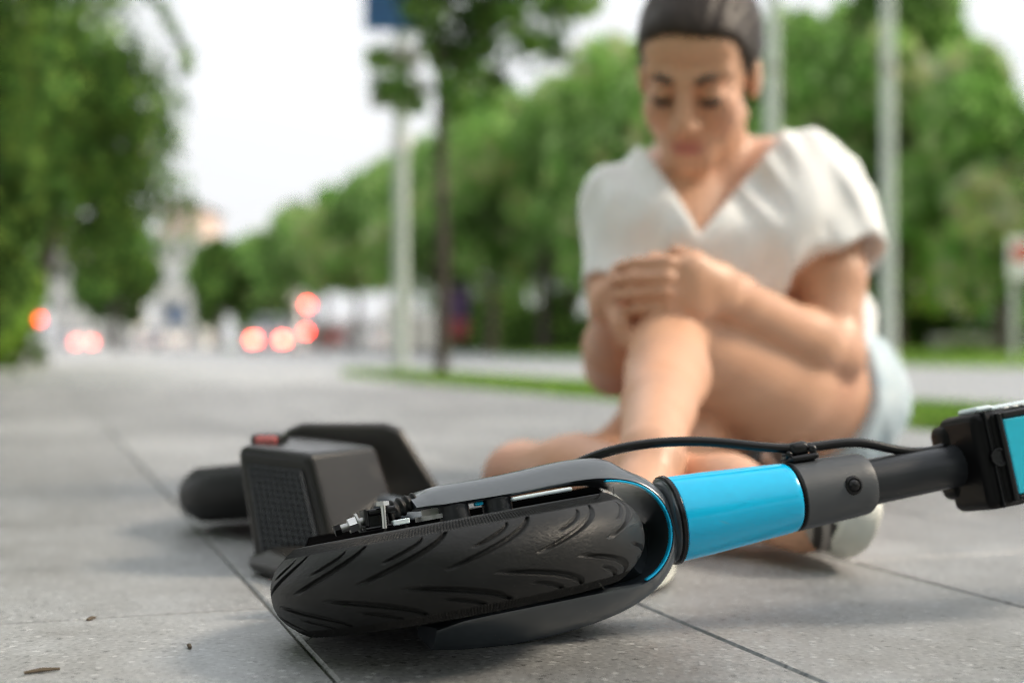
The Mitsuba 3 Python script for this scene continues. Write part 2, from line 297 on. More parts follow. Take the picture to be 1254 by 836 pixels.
# ------------------------------------------------------------------ trees and hedges
def leaves(r, C, R, n, size, cols, shell=0.6, squash=1.0, tones=(0.55, 1.45)):
    """n leaves through the lobes (centres C, radii R)"""
    C, R = np.array(C, float), np.array(R, float); k = r.choice(len(C), n, p=R ** 2 / (R ** 2).sum())
    d = r.normal(size=(n, 3)); d /= np.linalg.norm(d, axis=1, keepdims=True); rad = R[k] * (shell + (1.04 - shell) * r.random(n) ** 0.6)
    p = C[k] + d * rad[:, None] * np.array([1, 1, squash])
    nn = d + r.normal(0, 0.7, (n, 3)) + np.array([0, 0, 0.5]); nn /= np.linalg.norm(nn, axis=1, keepdims=True)
    a = np.cross(nn, r.normal(size=(n, 3))); a /= np.linalg.norm(a, axis=1, keepdims=True); b = np.cross(nn, a)
    s = size * r.uniform(0.6, 1.25, n)[:, None]
    v = np.stack([p - a * s, p + b * s * 0.55, p + a * s, p - b * s * 0.55], 1).reshape(-1, 3)
    i = np.arange(n)[:, None] * 4; f = np.vstack([i + [0, 1, 2], i + [0, 2, 3]])
    tone = r.uniform(*tones, len(C))[k] * np.clip(0.45 + 1.25 * meshkit.noise(p * (0.16 / size), 7), 0.5, 1.6)
    col = np.array(cols)[r.integers(0, len(cols), n)] * (tone * r.uniform(0.75, 1.25, n))[:, None]
    return tm((v, f)), np.repeat(np.clip(col, 0, 0.6), 4, 0)
LINDEN = [(0.25, 0.46, 0.11), (0.33, 0.56, 0.16), (0.17, 0.34, 0.08), (0.40, 0.59, 0.23)]
DARK = [(0.09, 0.18, 0.045), (0.13, 0.24, 0.055), (0.07, 0.145, 0.04), (0.22, 0.34, 0.075)]
def tree(name, label, base, top, low, rx, seed, n=9000, size=0.14, cols=LINDEN, lobes=34, trunk_r=0.14, group=None, centre=None, gaps=1.0):
    r = np.random.default_rng(seed); base = np.array(base, float); t = thing(name, label, 'tree', group)
    cc = np.array(centre if centre is not None else base + [0, 0, (top + low) / 2]); rz = (top - low) / 2
    C, R = [], []
    for _ in range(lobes):
        d = r.normal(size=3); d /= np.linalg.norm(d); q = r.random() ** 0.45
        C.append(cc + d * np.array([rx, rx, rz]) * q * 0.80); R.append(min(rx, rz) * r.uniform(0.24, 0.42) * gaps)
    R = np.array(R); C = np.array(C)
    m, c = leaves(r, C, R, n, size, cols, tones=(0.35, 2.0) if cols is DARK else (0.55, 1.45))
    put('crown', m, 'leaf', t, color=c)
    tp = cc + [0, 0, rz * 0.35]
    limbs = [tube(spline([base - [0, 0, 0.1], base * 0.6 + (cc * [1, 1, 0] + [0, 0, low]) * 0.4 + r.normal(0, 0.03, 3), cc * [1, 1, 0] + [0, 0, low + 0.1 * rz], tp], 14), np.linspace(trunk_r, trunk_r * 0.25, 14), 9)]
    for q in r.choice(lobes, min(10, lobes), replace=False):
        s0 = cc * [1, 1, 0] + [0, 0, low + rz * r.uniform(0.0, 0.5)]
        limbs.append(tube(spline([s0, (s0 + C[q]) / 2 + r.normal(0, 0.08, 3), C[q]], 7), np.linspace(trunk_r * 0.4, trunk_r * 0.1, 7), 6))
    put('trunk', cat(limbs), 'bark', t)
    return t
# the row on the far side of the road, from the right of the picture into the distance
ORD = ['first', 'second', 'third', 'fourth', 'fifth', 'sixth', 'seventh', 'eighth', 'ninth', 'tenth', 'eleventh', 'twelfth', 'thirteenth', 'fourteenth']
rr = np.random.default_rng(11)
row = [(1232, 15.5, 3.5), (1090, 18.0, 5.1), (965, 21.0, 5.6), (850, 24, 5.9), (748, 28.0, 6.5), (668, 32.5, 6.7), (600, 38, 6.5), (540, 44, 6.6), (486, 51, 6.9), (438, 59, 7.4), (398, 68, 7.6), (362, 78, 7.0), (328, 90, 7.4), (292, 104, 8.6)]
for k, (px, d, top) in enumerate(row):
    b = at(px, 424, d); b[2] = 0.0
    tree('roadside_tree', f'bright green leafy roadside tree, {ORD[k]} from the right in the row across the road', b, top, 0.42 if k < 2 else 0.8 + 0.012 * d if d < 30 else 1.7 + 0.012 * d, 0.105 * d if d < 30 else 3.1 + 0.01 * d, 100 + k,
         n=(9000 if k == 0 else 13000) if d < 35 else 6500, size=0.095 + 0.003 * d, lobes=46 if k else 26, trunk_r=0.15, gaps=0.85 if k else 0.72, group='green trees in the row across the road')
BACK = ['left of the seated woman', 'behind the head of the seated woman', 'just right of the seated woman', 'right of the lamp post with the dark band', 'behind the thin young tree']
for k, (px, d, top) in enumerate([(700, 42, 7.5), (880, 34, 6.5), (1010, 30, 6.0), (1130, 26, 4.6), (560, 58, 7.5)]):
    b = at(px, 424, d); b[2] = 0.0
    tree('background_tree', f'dark leafy tree behind the roadside row, {BACK[k]}', b, top, 0.7, 4.0, 140 + k, n=6000, size=0.2, cols=DARK, lobes=36, group='trees behind the row across the road')
# shrubs closing the view under the far crowns
def hedge(name, label, p0, p1, hgt, thick, seed, n, size, cols, catg='hedge', group=None):
    r = np.random.default_rng(seed); t = thing(name, label, catg, group); p0, p1 = np.array(p0, float), np.array(p1, float); L = np.linalg.norm(p1 - p0); C, R = [], []
    for _ in range(int(L / thick * 5) + 6):
        C.append(p0 + (p1 - p0) * r.random() + [r.normal(0, thick * 0.2), r.normal(0, thick * 0.2), r.uniform(0.15, 0.85) * hgt]); R.append(min(thick, hgt) * r.uniform(0.28, 0.45))
    m, c = leaves(r, C, R, n, size, cols); put('foliage', m, 'leaf', t, color=c)
    st = [tube([p0 + (p1 - p0) * q + [0, 0, -0.05], p0 + (p1 - p0) * q + [r.normal(0, .1), r.normal(0, .1), hgt * 0.8]], [0.03, 0.01], 6) for q in np.linspace(0.05, 0.95, 6)]
    put('stem', cat(st), 'bark', t)
hedge('hedge', 'dark green clipped hedge under the roadside trees on the right', at(1254, 424, 24) * [1, 1, 0], at(900, 424, 33) * [1, 1, 0], 1.15, 1.2, 31, 9000, 0.13, DARK)
hedge('hedge', 'dark green hedge under the roadside trees left of the seated woman', at(900, 424, 35) * [1, 1, 0], at(560, 424, 52) * [1, 1, 0], 1.9, 1.6, 32, 9000, 0.17, DARK)
hedge('hedge', 'bright green hedge at the left edge of the pavement', [-3.42, 9.0, 0], [-5.45, 14.5, 0], 0.80, 0.75, 33, 9000, 0.055, [(0.19, 0.33, 0.05), (0.24, 0.40, 0.06), (0.13, 0.24, 0.035)])
# left side
tree('leafy_tree', 'large dark green tree leaning over the pavement at the left edge', [-4.1, 7.6, 0], 5.2, 0.62, 1.72, 51, n=26000, size=0.052, cols=DARK, lobes=95, trunk_r=0.17, centre=[-3.42, 7.3, 2.75], gaps=1.0)
tree('leafy_tree', 'dark green tree lower down behind the large tree on the left', [-5.75, 16.3, 0], 4.6, 0.95, 1.75, 52, n=14000, size=0.075, cols=DARK, lobes=70, trunk_r=0.13, centre=[-5.25, 16.0, 2.5])
tree('distant_tree', 'dark green distant tree left of the pale tower', at(142, 424, 48) * [1, 1, 0], 4.9, 0.5, 1.45, 53, n=5000, size=0.2, cols=DARK)
tree('distant_tree', 'dark green distant tree right of the pale tower', at(268, 424, 88) * [1, 1, 0], 7.6, 0.6, 1.9, 54, n=5000, size=0.3, cols=DARK)
tree('distant_tree', 'small dark distant tree right behind the traffic signals', at(318, 424, 110) * [1, 1, 0], 6.5, 0.3, 3.2, 55, n=5000, size=0.35, cols=DARK)
for k, (q, w) in enumerate([(-3.4, 3.2), (-3.1, -1.5), (-2.2, -6.5), (1.0, -9.0), (4.5, -9.5), (8.5, -6.0)]):  # trees out of view, added to cut fill light from left and behind
    b = street(q, w); tree('fill_block_tree', f'unseen tree added to block fill light, {ORD[k]} of those beside and behind the camera', b, 6.0, 0.5 if k else 0.9, 1.9 if k == 0 else 2.3, 80 + k, n=7000, size=0.13, cols=DARK, lobes=44, trunk_r=0.16, group='unseen trees added to block fill light')
hedge('tall_shrub', 'tall dark green shrub at the left edge under the large leaning tree', [-3.22, 8.3, 0], [-3.30, 8.7, 0], 1.75, 1.05, 36, 9000, 0.05, DARK, 'shrub')
# the thin young tree in the verge
def young_tree():
    r = np.random.default_rng(61); b = street(2.12, 7.15, 0.0); b = at(540, 424, 7.3) * [1, 1, 0]
    t = thing('young_tree', 'thin young tree with bare dark trunk and sparse leaves on the verge', 'tree')
    top = np.array([b[0] + 0.05, b[1], 3.1])
    limbs = [tube(spline([b - [0, 0, 0.08], b + [0.006, 0, 0.8], b + [-0.004, 0, 1.6], top], 16), np.linspace(0.038, 0.012, 16), 9)]
    C, R = [], []
    spots = [(575, 30, 0.13), (600, 55, 0.10), (560, 75, 0.11), (650, 48, 0.12), (625, 20, 0.09), (535, 60, 0.09), (560, 128, 0.07), (690, 12, 0.10), (520, 20, 0.12), (590, -30, 0.25), (510, -40, 0.2), (660, -50, 0.25), (478, 108, 0.10), (505, 118, 0.08), (465, 70, 0.06), (610, 95, 0.06), (680, 60, 0.07), (720, 8, 0.06), (700, -45, 0.2), (545, 100, 0.06), (492, 90, 0.07)]
    for px, py, q in spots:
        c = at(px, py, 7.3 + r.uniform(-0.35, 0.35)); C.append(c); R.append(q * 1.25)
        s0 = b + [0, 0, max(1.45, min(c[2] - 0.25, 2.9))]
        limbs.append(tube(spline([s0, (s0 + c) / 2 + [0, 0, 0.03], c], 6), np.linspace(0.010, 0.003, 6), 5))
    m, c = leaves(r, C, R, 3000, 0.042, DARK, shell=0.1)
    put('crown', m, 'leaf', t, color=c); put('trunk', cat(limbs), 'bark', t)
young_tree()
def hanging_branch():
    r = np.random.default_rng(71); t = thing('hanging_branch', 'thin dark twig hanging into the white sky at the upper left', 'branch')
    pts = spline([at(150, -90, 6.2), at(185, -5, 6.2), at(205, 22, 6.2), at(221, 55, 6.2), at(231, 84, 6.2)], 20)
    put('twig', tube(pts, np.linspace(0.010, 0.004, 20), 6), 'bark', t)
    m, c = leaves(r, pts[6:], np.full(14, 0.035), 90, 0.035, DARK, shell=0.1); put('leaf_spray', m, 'leaf', t, color=c)
hanging_branch()

# ------------------------------------------------------------------ street furniture, cars and buildings far behind
plain('grey_wall', (0.26, 0.25, 0.23), 0.8); plain('white_wall', (0.66, 0.64, 0.60), 0.8); plain('pink_wall', (0.70, 0.52, 0.47), 0.8); plain('roof_grey', (0.20, 0.18, 0.17), 0.8); plain('window_dark', (0.05, 0.06, 0.07), 0.15)
plain('cabinet_paint', (0.84, 0.79, 0.71), 0.5); plain('sign_blue', (0.02, 0.09, 0.22), 0.4); plain('sign_white', (0.75, 0.74, 0.72), 0.4); plain('sign_red', (0.60, 0.10, 0.06), 0.4)
plain('sign_back', (0.27, 0.25, 0.22), 0.6); plain('poster_purple', (0.07, 0.03, 0.10), 0.35); plain('poster_red', (0.30, 0.05, 0.05), 0.35)
plain('car_silver', (0.62, 0.63, 0.64), 0.3, clearcoat=1.0); plain('car_white', (0.72, 0.71, 0.70), 0.3, clearcoat=1.0); plain('car_red', (0.28, 0.04, 0.03), 0.3, clearcoat=1.0); plain('tyre_far', (0.02, 0.02, 0.02), 0.8)
def glow(mesh, c, name, parent, label=None):
    key = put(name, mesh, 'red_lens', parent, label=label); scene[key]['emitter'] = {'type': 'area', 'radiance': rgb(*c)}
    return key
def disc(c, r, depth=0.02, n=20):
    m = trimesh.creation.cylinder(r, depth, sections=n); return moved(m, frame(c, [1, 0, 0], [0, 0, -1], [0, 1, 0]))
def post(b, h, r0, r1, n=16): return tube([np.array(b) - [0, 0, 0.1], np.array(b) + [0, 0, h * 0.5], np.array(b) + [0, 0, h]], [r0, (r0 + r1) / 2, r1], n)
# sign pole in the verge
b = at(491, 424, 10.0) * [1, 1, 0]
t = thing('sign_pole', 'pale grey sign pole carrying blue and beige panels left of the young tree', 'pole')
put('shaft', post(b, 3.0, 0.052, 0.05), 'galvanised', t, smooth=40)
put('collar', moved(trimesh.creation.cylinder(0.075, 0.09, sections=20), frame(b + [0, 0, 1.60], [1, 0, 0], [0, 1, 0], [0, 0, 1])), 'sign_white', t)
for (x0, y0, x1, y1, ma, nm) in [(446, -55, 514, 38, 'sign_blue', 'blue_panel'), (450, 58, 516, 84, 'sign_back', 'beige_panel'), (453, 108, 519, 132, 'sign_back', 'lower_panel')]:
    p0, p1 = at(x0, y1, 9.9), at(x1, y0, 9.9); put(nm, rbox([p0[0], 9.88, p0[2]], [p1[0], 9.91, p1[2]], 0.008, 6), ma, t)
    put('bracket', rbox([b[0] - 0.09, 9.905, (p0[2] + p1[2]) / 2 - 0.02], [b[0] + 0.09, 9.96, (p0[2] + p1[2]) / 2 + 0.02], 0.004, 6), 'matte_black', t)
# lamp posts on the right
for (px, d, r0, lb) in [(1088, 12.9, 0.064, 'pale grey lamp post with a dark band right of the seated woman'), (946, 16.0, 0.09, 'pale lamp post rising behind the head of the seated woman')]:
    b = at(px, 424, d) * [1, 1, 0]; t = thing('lamp_post', lb, 'lamp post')
    put('shaft', post(b, 6.5, r0, r0 * 0.8), 'galvanised', t, smooth=40)
    put('base', lathe([(0, r0 * 1.5), (0.06, r0 * 1.5), (0.10, r0 * 1.05), (0.5, r0 * 1.03)], 20) .apply_translation(b), 'galvanised', t)
    put('band', moved(trimesh.creation.cylinder(r0 * 1.03, 0.06, sections=20), frame(b + [0, 0, H + (424 - 86) / F * d], [1, 0, 0], [0, 1, 0], [0, 0, 1])), 'sign_back', t)
    put('arm', tube(spline([b + [0, 0, 6.45], b + [-0.3, 0, 6.9], b + [-1.4, 0, 7.0]], 10), 0.04, 8), 'galvanised', t)
    put('lantern', rbox(b + [-2.0, -0.14, 6.93], b + [-1.4, 0.14, 7.05], 0.03, 8), 'sign_back', t)
# cabinets
for (x0, x1, y0, d, lb) in [(470, 506, 371, 32.6, 'taller pale utility cabinet across the road behind the sign pole'), (507, 537, 385, 32.8, 'lower pale utility cabinet beside the taller one across the road')]:
    p0, p1 = at(x0, 424, d), at(x1, y0, d); t = thing('utility_cabinet', lb, 'utility cabinet')
    put('body', rbox([p0[0], d, 0.08], [p1[0], d + 0.4, p1[2] - 0.05], 0.01, 4), 'cabinet_paint', t)
    put('lid', rbox([p0[0] - 0.02, d - 0.02, p1[2] - 0.048], [p1[0] + 0.02, d + 0.42, p1[2]], 0.01, 4), 'cabinet_paint', t)
    put('plinth', rbox([p0[0] + 0.02, d + 0.02, -0.05], [p1[0] - 0.02, d + 0.38, 0.078], 0.01, 4), 'roof_grey', t)
    for s0, s1 in ((0.04, 0.49), (0.51, 0.96)):
        a0, a1 = p0[0] + (p1[0] - p0[0]) * s0, p0[0] + (p1[0] - p0[0]) * s1; put('door', rbox([a0, d - 0.012, 0.13], [a1, d + 0.004, p1[2] - 0.1], 0.004, 4), 'cabinet_paint', t)
# poster stand behind the young tree
d = 33.0; p0, p1 = at(537, 424, d), at(577, 350, d); t = thing('poster_stand', 'dark poster stand with a purple and red poster behind the thin trunk', 'advertising stand')
put('frame', cat([rbox([p0[0], d, 0.3], [p0[0] + 0.06, d + 0.16, p1[2]], 0.01, 4), rbox([p1[0] - 0.06, d, 0.3], [p1[0], d + 0.16, p1[2]], 0.01, 4), rbox([p0[0] + 0.062, d, p1[2] - 0.08], [p1[0] - 0.062, d + 0.16, p1[2]], 0.01, 4), rbox([p0[0] + 0.062, d, 0.3], [p1[0] - 0.062, d + 0.16, 0.36], 0.01, 4)]), 'matte_black', t)
put('poster', rbox([p0[0] + 0.065, d + 0.03, 0.80], [p1[0] - 0.065, d + 0.13, p1[2] - 0.085], 0.003, 4), 'poster_purple', t, label='dark purple upper poster field'); put('poster', rbox([p0[0] + 0.065, d + 0.03, 0.365], [p1[0] - 0.065, d + 0.13, 0.797], 0.003, 4), 'poster_red', t, label='dull red lower poster field')
for s in (0.2, 0.8): x = p0[0] + (p1[0] - p0[0]) * s; put('foot', rbox([x - 0.05, d + 0.04, -0.06], [x + 0.05, d + 0.12, 0.298], 0.008, 4), 'matte_black', t)
# traffic signals
def signal(px, py, d, label, arm=0.10, low=None):
    c = at(px, py, d); b = np.array([c[0] + 0.0, c[1] + 0.16, 0.0]); t = thing('traffic_signal', label, 'traffic light')
    put('mast', post(b, c[2] + 0.35, 0.055, 0.055, 10), 'galvanised', t, smooth=40)
    put('housing', rbox([c[0] - 0.16, d + 0.02, c[2] - 0.75], [c[0] + 0.16, d + 0.14, c[2] + 0.2], 0.03, 6), 'matte_black', t)
    glow(disc(c + [0, -0.0, 0], 0.115), (8.0, 0.22, 0.10), 'red_lamp', t)
    for k in (1, 2): put('dark_lamp', disc(c - [0, 0, 0.28 * k], 0.105), 'window_dark', t)
    for k in range(3): put('visor', moved(cat([tube([[-0.125 * math.cos(q), 0, 0.125 * math.sin(q)] for q in np.linspace(0, math.pi, 12)], 0.012, 5)]), frame(c - [0, 0.08, 0.28 * k], [1, 0, 0], [0, 1, 0], [0, 0, 1])), 'matte_black', t)
    if low is not None:
        e = at(low[0], low[1], d); put('repeater_housing', rbox([e[0] - 0.14, d + 0.02, e[2] - 0.3], [e[0] + 0.14, d + 0.11, e[2] + 0.15], 0.02, 6), 'matte_black', t); glow(disc(e, 0.10), (8.0, 0.22, 0.10), 'repeater_lamp', t)
signal(377, 373, 58.0, 'traffic signal showing red with a lower red repeater, right of the silver car', low=(375, 406))
signal(47, 390, 62.0, 'traffic signal showing red at the far left of the street')
# cars
def car(px, d, rot, paint, label, group=None, lit=0.0, scale=1.0):
    b = at(px, 424, d) * [1, 1, 0] - [0, 0, 0.02]; ca, sa = math.cos(rot), math.sin(rot); M = frame(b, [ca * scale, sa * scale, 0], [-sa * scale, ca * scale, 0], [0, 0, scale])
    t = thing('parked_car' if not lit else 'car', label, 'car', group)
    side = [(-2.05, 0.30), (-2.1, 0.62), (-2.02, 0.92), (-1.85, 1.02), (-1.0, 1.05), (0.6, 1.0), (1.5, 0.92), (2.0, 0.72), (2.08, 0.35), (1.8, 0.22), (-1.8, 0.22)]
    body = bevel_extrude(side, -0.88, 0.88, 0.10, 0.06); put('body', moved(moved(body, np.array([[0, 0, 1, 0], [1, 0, 0, 0], [0, 1, 0, 0], [0, 0, 0, 1.0]])), M), paint, t, smooth=35)
    def loft(z0, z1, y0, y1, Y0, Y1, w0, w1): return man2tm(m3.Manifold.hull_points(np.array([[x * w, y, z] for x in (-1, 1) for (y, z, w) in ((y0, z0, w0), (y1, z0, w0), (Y0, z1, w1), (Y1, z1, w1))], np.float64)))
    put('window', moved(loft(1.0, 1.42, -1.88, 0.75, -1.50, 0.10, 0.79, 0.62), M), 'window_dark', t)
    put('roof', moved(loft(1.40, 1.475, -1.56, 0.16, -1.40, 0.0, 0.64, 0.57), M), paint, t)
    for y in (-1.3, 1.3):
        for x in (-0.8, 0.8):
            w = trimesh.creation.cylinder(0.31, 0.2, sections=24); w = moved(w, frame([x, y, 0.31], [0, 1, 0], [0, 0, 1], [1, 0, 0])); wk = put('wheel', moved(w, M), 'tyre_far', t)
    for x in (-0.62, 0.62):
        m_ = moved(rbox([x - 0.14, -2.13, 0.36], [x + 0.14, -2.02, 0.60], 0.02, 6), M)
        if lit: glow(m_, (lit, 0.06 * lit, 0.035 * lit), 'tail_light', t)
        else: put('tail_light', m_, 'red_lens', t)
        put('headlight', moved(rbox([x - 0.16, 1.93, 0.62], [x + 0.16, 2.05, 0.76], 0.02, 6), M), 'sign_white', t)
    put('bumper', moved(rbox([-0.86, -2.17, 0.20], [0.86, -2.08, 0.34], 0.03, 6), M), paint, t)
    put('number_plate', moved(rbox([-0.26, -2.185, 0.60], [0.26, -2.10, 0.71], 0.004, 4), M), 'sign_white', t)
car(336, 62, 0.04, 'car_silver', 'silver car with both red tail lights lit, driving away down the road', lit=7.0)
car(82, 95, 0.85, 'car_white', 'white car with red lights lit at the far left of the street', lit=2.6)
car(190, 95, 0.9, 'car_white', 'white car parked side on below the pale tower', 'cars parked far away')
car(412, 84, 0.3, 'car_red', 'dark red car parked under the trees left of the pale cabinets', 'cars parked far away')
car(444, 80, 0.25, 'car_silver', 'silver car parked under the trees just left of the pale cabinets', 'cars parked far away')
car(592, 66, 0.3, 'car_white', 'white car parked behind the hedge right of the thin trunk', 'cars parked far away')
# signs
def round_sign(px, py, d, r, ring, face, label, name='round_sign'):
    c = at(px, py, d); t = thing(name, label, 'traffic sign'); put('mast', post([c[0], d + 0.08, 0], c[2] + r, 0.035, 0.035, 10), 'galvanised', t)
    put('plate', disc(c + [0, 0.012, 0], r, 0.012, 28), ring, t); put('face', disc(c, r * 0.74, 0.006, 28), face, t); return t
t = round_sign(213, 337, 60, 0.40, 'sign_white', 'sign_white', 'tall sign with a round white plate above a round blue one before the pale tower'); put('lower_plate', disc(at(215, 386, 60), 0.40, 0.012, 28), 'sign_blue', t)
c = at(1243, 316, 13.2); t = thing('warning_sign', 'white and red sign on a grey post at the right edge', 'traffic sign'); put('mast', post([c[0] + 0.02, 13.28, 0], c[2] + 0.2, 0.03, 0.03, 10), 'galvanised', t)
put('plate', rbox(c + [-0.06, 0.0, -0.19], c + [0.20, 0.02, 0.19], 0.008, 6), 'sign_white', t); put('face', disc(c + [0.06, -0.008, 0.05], 0.085, 0.012, 24), 'sign_red', t)
t = thing('stone_bench', 'low pale stone bench on the grass under the trees at the right', 'bench'); p0, p1 = at(1150, 424, 17.0), at(1225, 411, 17.0)
put('seat', rbox([p0[0], 17.0, 0.21], [p1[0], 17.45, p1[2]], 0.02, 6), 'kerbstone', t)
for s in (0.15, 0.85): x = p0[0] + (p1[0] - p0[0]) * s; put('leg', rbox([x - 0.08, 17.06, -0.06], [x + 0.08, 17.4, 0.208], 0.01, 6), 'kerbstone', t)
# buildings
def building(label, px0, px1, pytop, d, wall, floors, cols, roof='roof_grey', depth=9.0, cap=None, name='building'):
    p0, p1 = at(px0, 424, d), at(px1, pytop, d); t = thing(name, label, 'building'); top = p1[2]
    put('wall', rbox([p0[0], d, -0.06], [p1[0], d + depth, top], 0.02, 4), wall, t)
    if cap: put('upper_wall', rbox([p0[0] + 0.3, d + 0.3, top + 0.003], [p1[0] - 0.3, d + depth - 0.3, top + cap], 0.02, 4), 'pink_wall', t, label='pinkish upper storeys')
    tt = top + (cap or 0)
    v = np.array([[p0[0] - .3, d - .3, tt + .005], [p1[0] + .3, d - .3, tt + .005], [p1[0] + .3, d + depth + .3, tt + .005], [p0[0] - .3, d + depth + .3, tt + .005], [(p0[0] + p1[0]) / 2, d + depth * .3, tt + 1.2], [(p0[0] + p1[0]) / 2, d + depth * .7, tt + 1.2]])
    put('roof', man2tm(m3.Manifold.hull_points(v)), roof, t)
    fh, cw = top / floors, (p1[0] - p0[0]) / cols
    for i in range(floors):
        for j in range(cols):
            x, z = p0[0] + (j + 0.5) * cw, (i + 0.5) * fh; put('window', rbox([x - cw * .2, d - 0.03, z - fh * .26], [x + cw * .2, d + 0.05, z + fh * .26], 0.01, 4), 'window_dark', t)
building('pale tower-like building with pinkish upper storeys between the distant trees', 190, 250, 290, 125, 'white_wall', 4, 3, cap=2.6)
building('pale low building left of the dark distant trees', 62, 140, 318, 100, 'white_wall', 3, 4)
building('pale building showing between trees above the silver car', 296, 352, 326, 128, 'white_wall', 3, 3)
building('long grey building far behind the row of trees', 372, 900, 396, 140, 'grey_wall', 2, 16)
building('pale building behind the trees at the upper right', 1095, 1170, 26, 62, 'pink_wall', 4, 2, depth=6)

# ------------------------------------------------------------------ the seated woman
mat('skin', {'type': 'principled', 'base_color': {'type': 'mesh_attribute', 'name': 'vertex_color'}, 'roughness': 0.42, 'specular': 0.45, 'sheen': 0.15})
mat('hair', {'type': 'principled', 'base_color': mikit.proc(lambda p, n, uv: MX((0.009, 0.0055, 0.004), (0.042, 0.026, 0.017), FB(p.x * 260, p.y * 25, p.z * 40, 2))), 'roughness': 0.45, 'specular': 0.25})
mat('linen', {'type': 'principled', 'base_color': mikit.proc(lambda p, n, uv: MX((0.69, 0.69, 0.69), (0.79, 0.785, 0.78), FB(p.x * 220, p.y * 220, p.z * 14, 2))), 'roughness': 0.85, 'sheen': 0.3})
mat('denim', {'type': 'principled', 'base_color': mikit.proc(lambda p, n, uv: MX((0.30, 0.42, 0.50), (0.66, 0.72, 0.75), FB(p.x * 28, p.y * 28, p.z * 28, 3))), 'roughness': 0.85})
plain('brow_hair', (0.03, 0.018, 0.012), 0.7)
mat('canvas_striped', {'type': 'diffuse', 'reflectance': mikit.proc(lambda p, n, uv: MX((0.06, 0.055, 0.052), (0.34, 0.31, 0.29), SM(0.35, 0.75, 0.5 + 0.5 * dr.sin(p.x * 560.0 + p.z * 60))))})
mat('canvas_white', {'type': 'diffuse', 'reflectance': rgb(0.62, 0.60, 0.56)})
mat('shoe_rubber', {'type': 'principled', 'base_color': mikit.proc(lambda p, n, uv: MX((0.52, 0.52, 0.46), (0.70, 0.70, 0.64), FB(p.x * 60, p.y * 60, p.z * 60, 3))), 'roughness': 0.5})

J = dict(hipL=at(1018, 494, 1.86), kneeL=at(819, 398, 1.53), ankL=at(797, 556, 1.17), hipR=at(890, 494, 1.95), kneeR=np.array([0.006, 1.42, 0.037]), ankR=np.array([0.180, 1.19, 0.046]),
         pel=at(932, 480, 1.97), chest=at(893, 285, 1.835), neck=at(874, 200, 1.80), shR=at(778, 262, 1.80), shL=at(1006, 250, 1.82),
         elR=at(753, 446, 1.72), wrR=at(752, 372, 1.535), elL=at(1022, 436, 1.735), wrL=at(898, 366, 1.545))
head_c = at(855, 86, 1.75)
yaw, pit, rol = math.radians(19), math.radians(31), math.radians(4)
fwd = unit([-math.sin(yaw) * math.cos(pit), -math.cos(yaw) * math.cos(pit), -math.sin(pit)])
up0 = np.array([math.sin(rol), 0, math.cos(rol)]); rgt = unit(np.cross(up0, fwd)); upv = np.cross(fwd, rgt)
if rgt[0] < 0: rgt = -rgt
HR = np.stack([rgt, fwd, upv], 1)                                  # head axes: x to the right of the picture, y out of the face, z up
def hd(x, y, z): return head_c + HR @ np.array([x, y, z])
def rotx(a): c, s = math.cos(a), math.sin(a); return np.array([[1, 0, 0], [0, c, -s], [0, s, c]])
def head(f):
    k = 0.018
    f.ell(hd(0, -0.018, 0.030), (0.068, 0.092, 0.083), HR, k)
    f.ell(hd(0, 0.028, -0.030), (0.056, 0.060, 0.072), HR, k)
    f.ell(hd(0, 0.050, 0.045), (0.055, 0.036, 0.040), HR, k)
    f.cone(hd(-0.045, 0.010, -0.055), hd(-0.014, 0.066, -0.087), 0.017, 0.015, k); f.cone(hd(0.045, 0.010, -0.055), hd(0.014, 0.066, -0.087), 0.017, 0.015, k)
    f.cone(hd(-0.009, 0.071, -0.089), hd(0.009, 0.071, -0.089), 0.0165, 0.0165, 0.015)
    f.ell(hd(0, 0.072, -0.062), (0.028, 0.020, 0.026), HR, 0.015)
    for s in (-1, 1):
        f.ell(hd(s * 0.036, 0.058, -0.030), (0.021, 0.022, 0.024), HR, 0.018)
        f.cone(hd(s * 0.014, 0.084, 0.020), hd(s * 0.046, 0.068, 0.022), 0.010, 0.009, 0.012)
        f.ell(hd(s * 0.028, 0.094, 0.001), (0.019, 0.015, 0.013), HR, 0.010, 's')
        f.ell(hd(s * 0.028, 0.075, -0.001), (0.0145, 0.0125, 0.012), HR, 0.005)
        f.ell(hd(s * 0.068, -0.008, -0.010), (0.009, 0.018, 0.031), HR @ rotx(-0.2), 0.006)
    f.cone(hd(0, 0.085, 0.014), hd(0, 0.108, -0.030), 0.0085, 0.0115, 0.010)
    for s in (-1, 1): f.ell(hd(s * 0.011, 0.097, -0.034), (0.009, 0.010, 0.008), HR, 0.006)
    f.cone(hd(-0.017, 0.086, -0.059), hd(0.017, 0.086, -0.059), 0.0055, 0.0055, 0.005); f.cone(hd(-0.014, 0.086, -0.069), hd(0.014, 0.086, -0.069), 0.0068, 0.0068, 0.004)
    f.cone(hd(-0.026, 0.088, -0.0637), hd(0.026, 0.088, -0.0637), 0.0022, 0.0022, 0.003, 's')
def torso_parts(f, o=0.0, k=0.04):
    ax = unit(J['shL'] - J['shR'])
    for s in (-1, 1):
        f.cone(J['pel'] + ax * s * 0.055, J['chest'] + ax * s * 0.058, 0.105 + o, 0.092 + o, k)
        f.cone(J['chest'] + ax * s * 0.058, J['chest'] + ax * s * 0.055 + [0, 0.0, 0.05], 0.092 + o, 0.070 + o, k)
        f.ell(J['chest'] + ax * s * 0.068 + [-0.01, -0.060, -0.012], np.array([0.056, 0.05, 0.054]) + o, np.eye(3), k)
    for sh in ('shL', 'shR'): f.cone(J['neck'] * 0.55 + J[sh] * 0.45 + [0, 0.01, -0.012], J[sh], 0.040 + o, 0.046 + o, k)
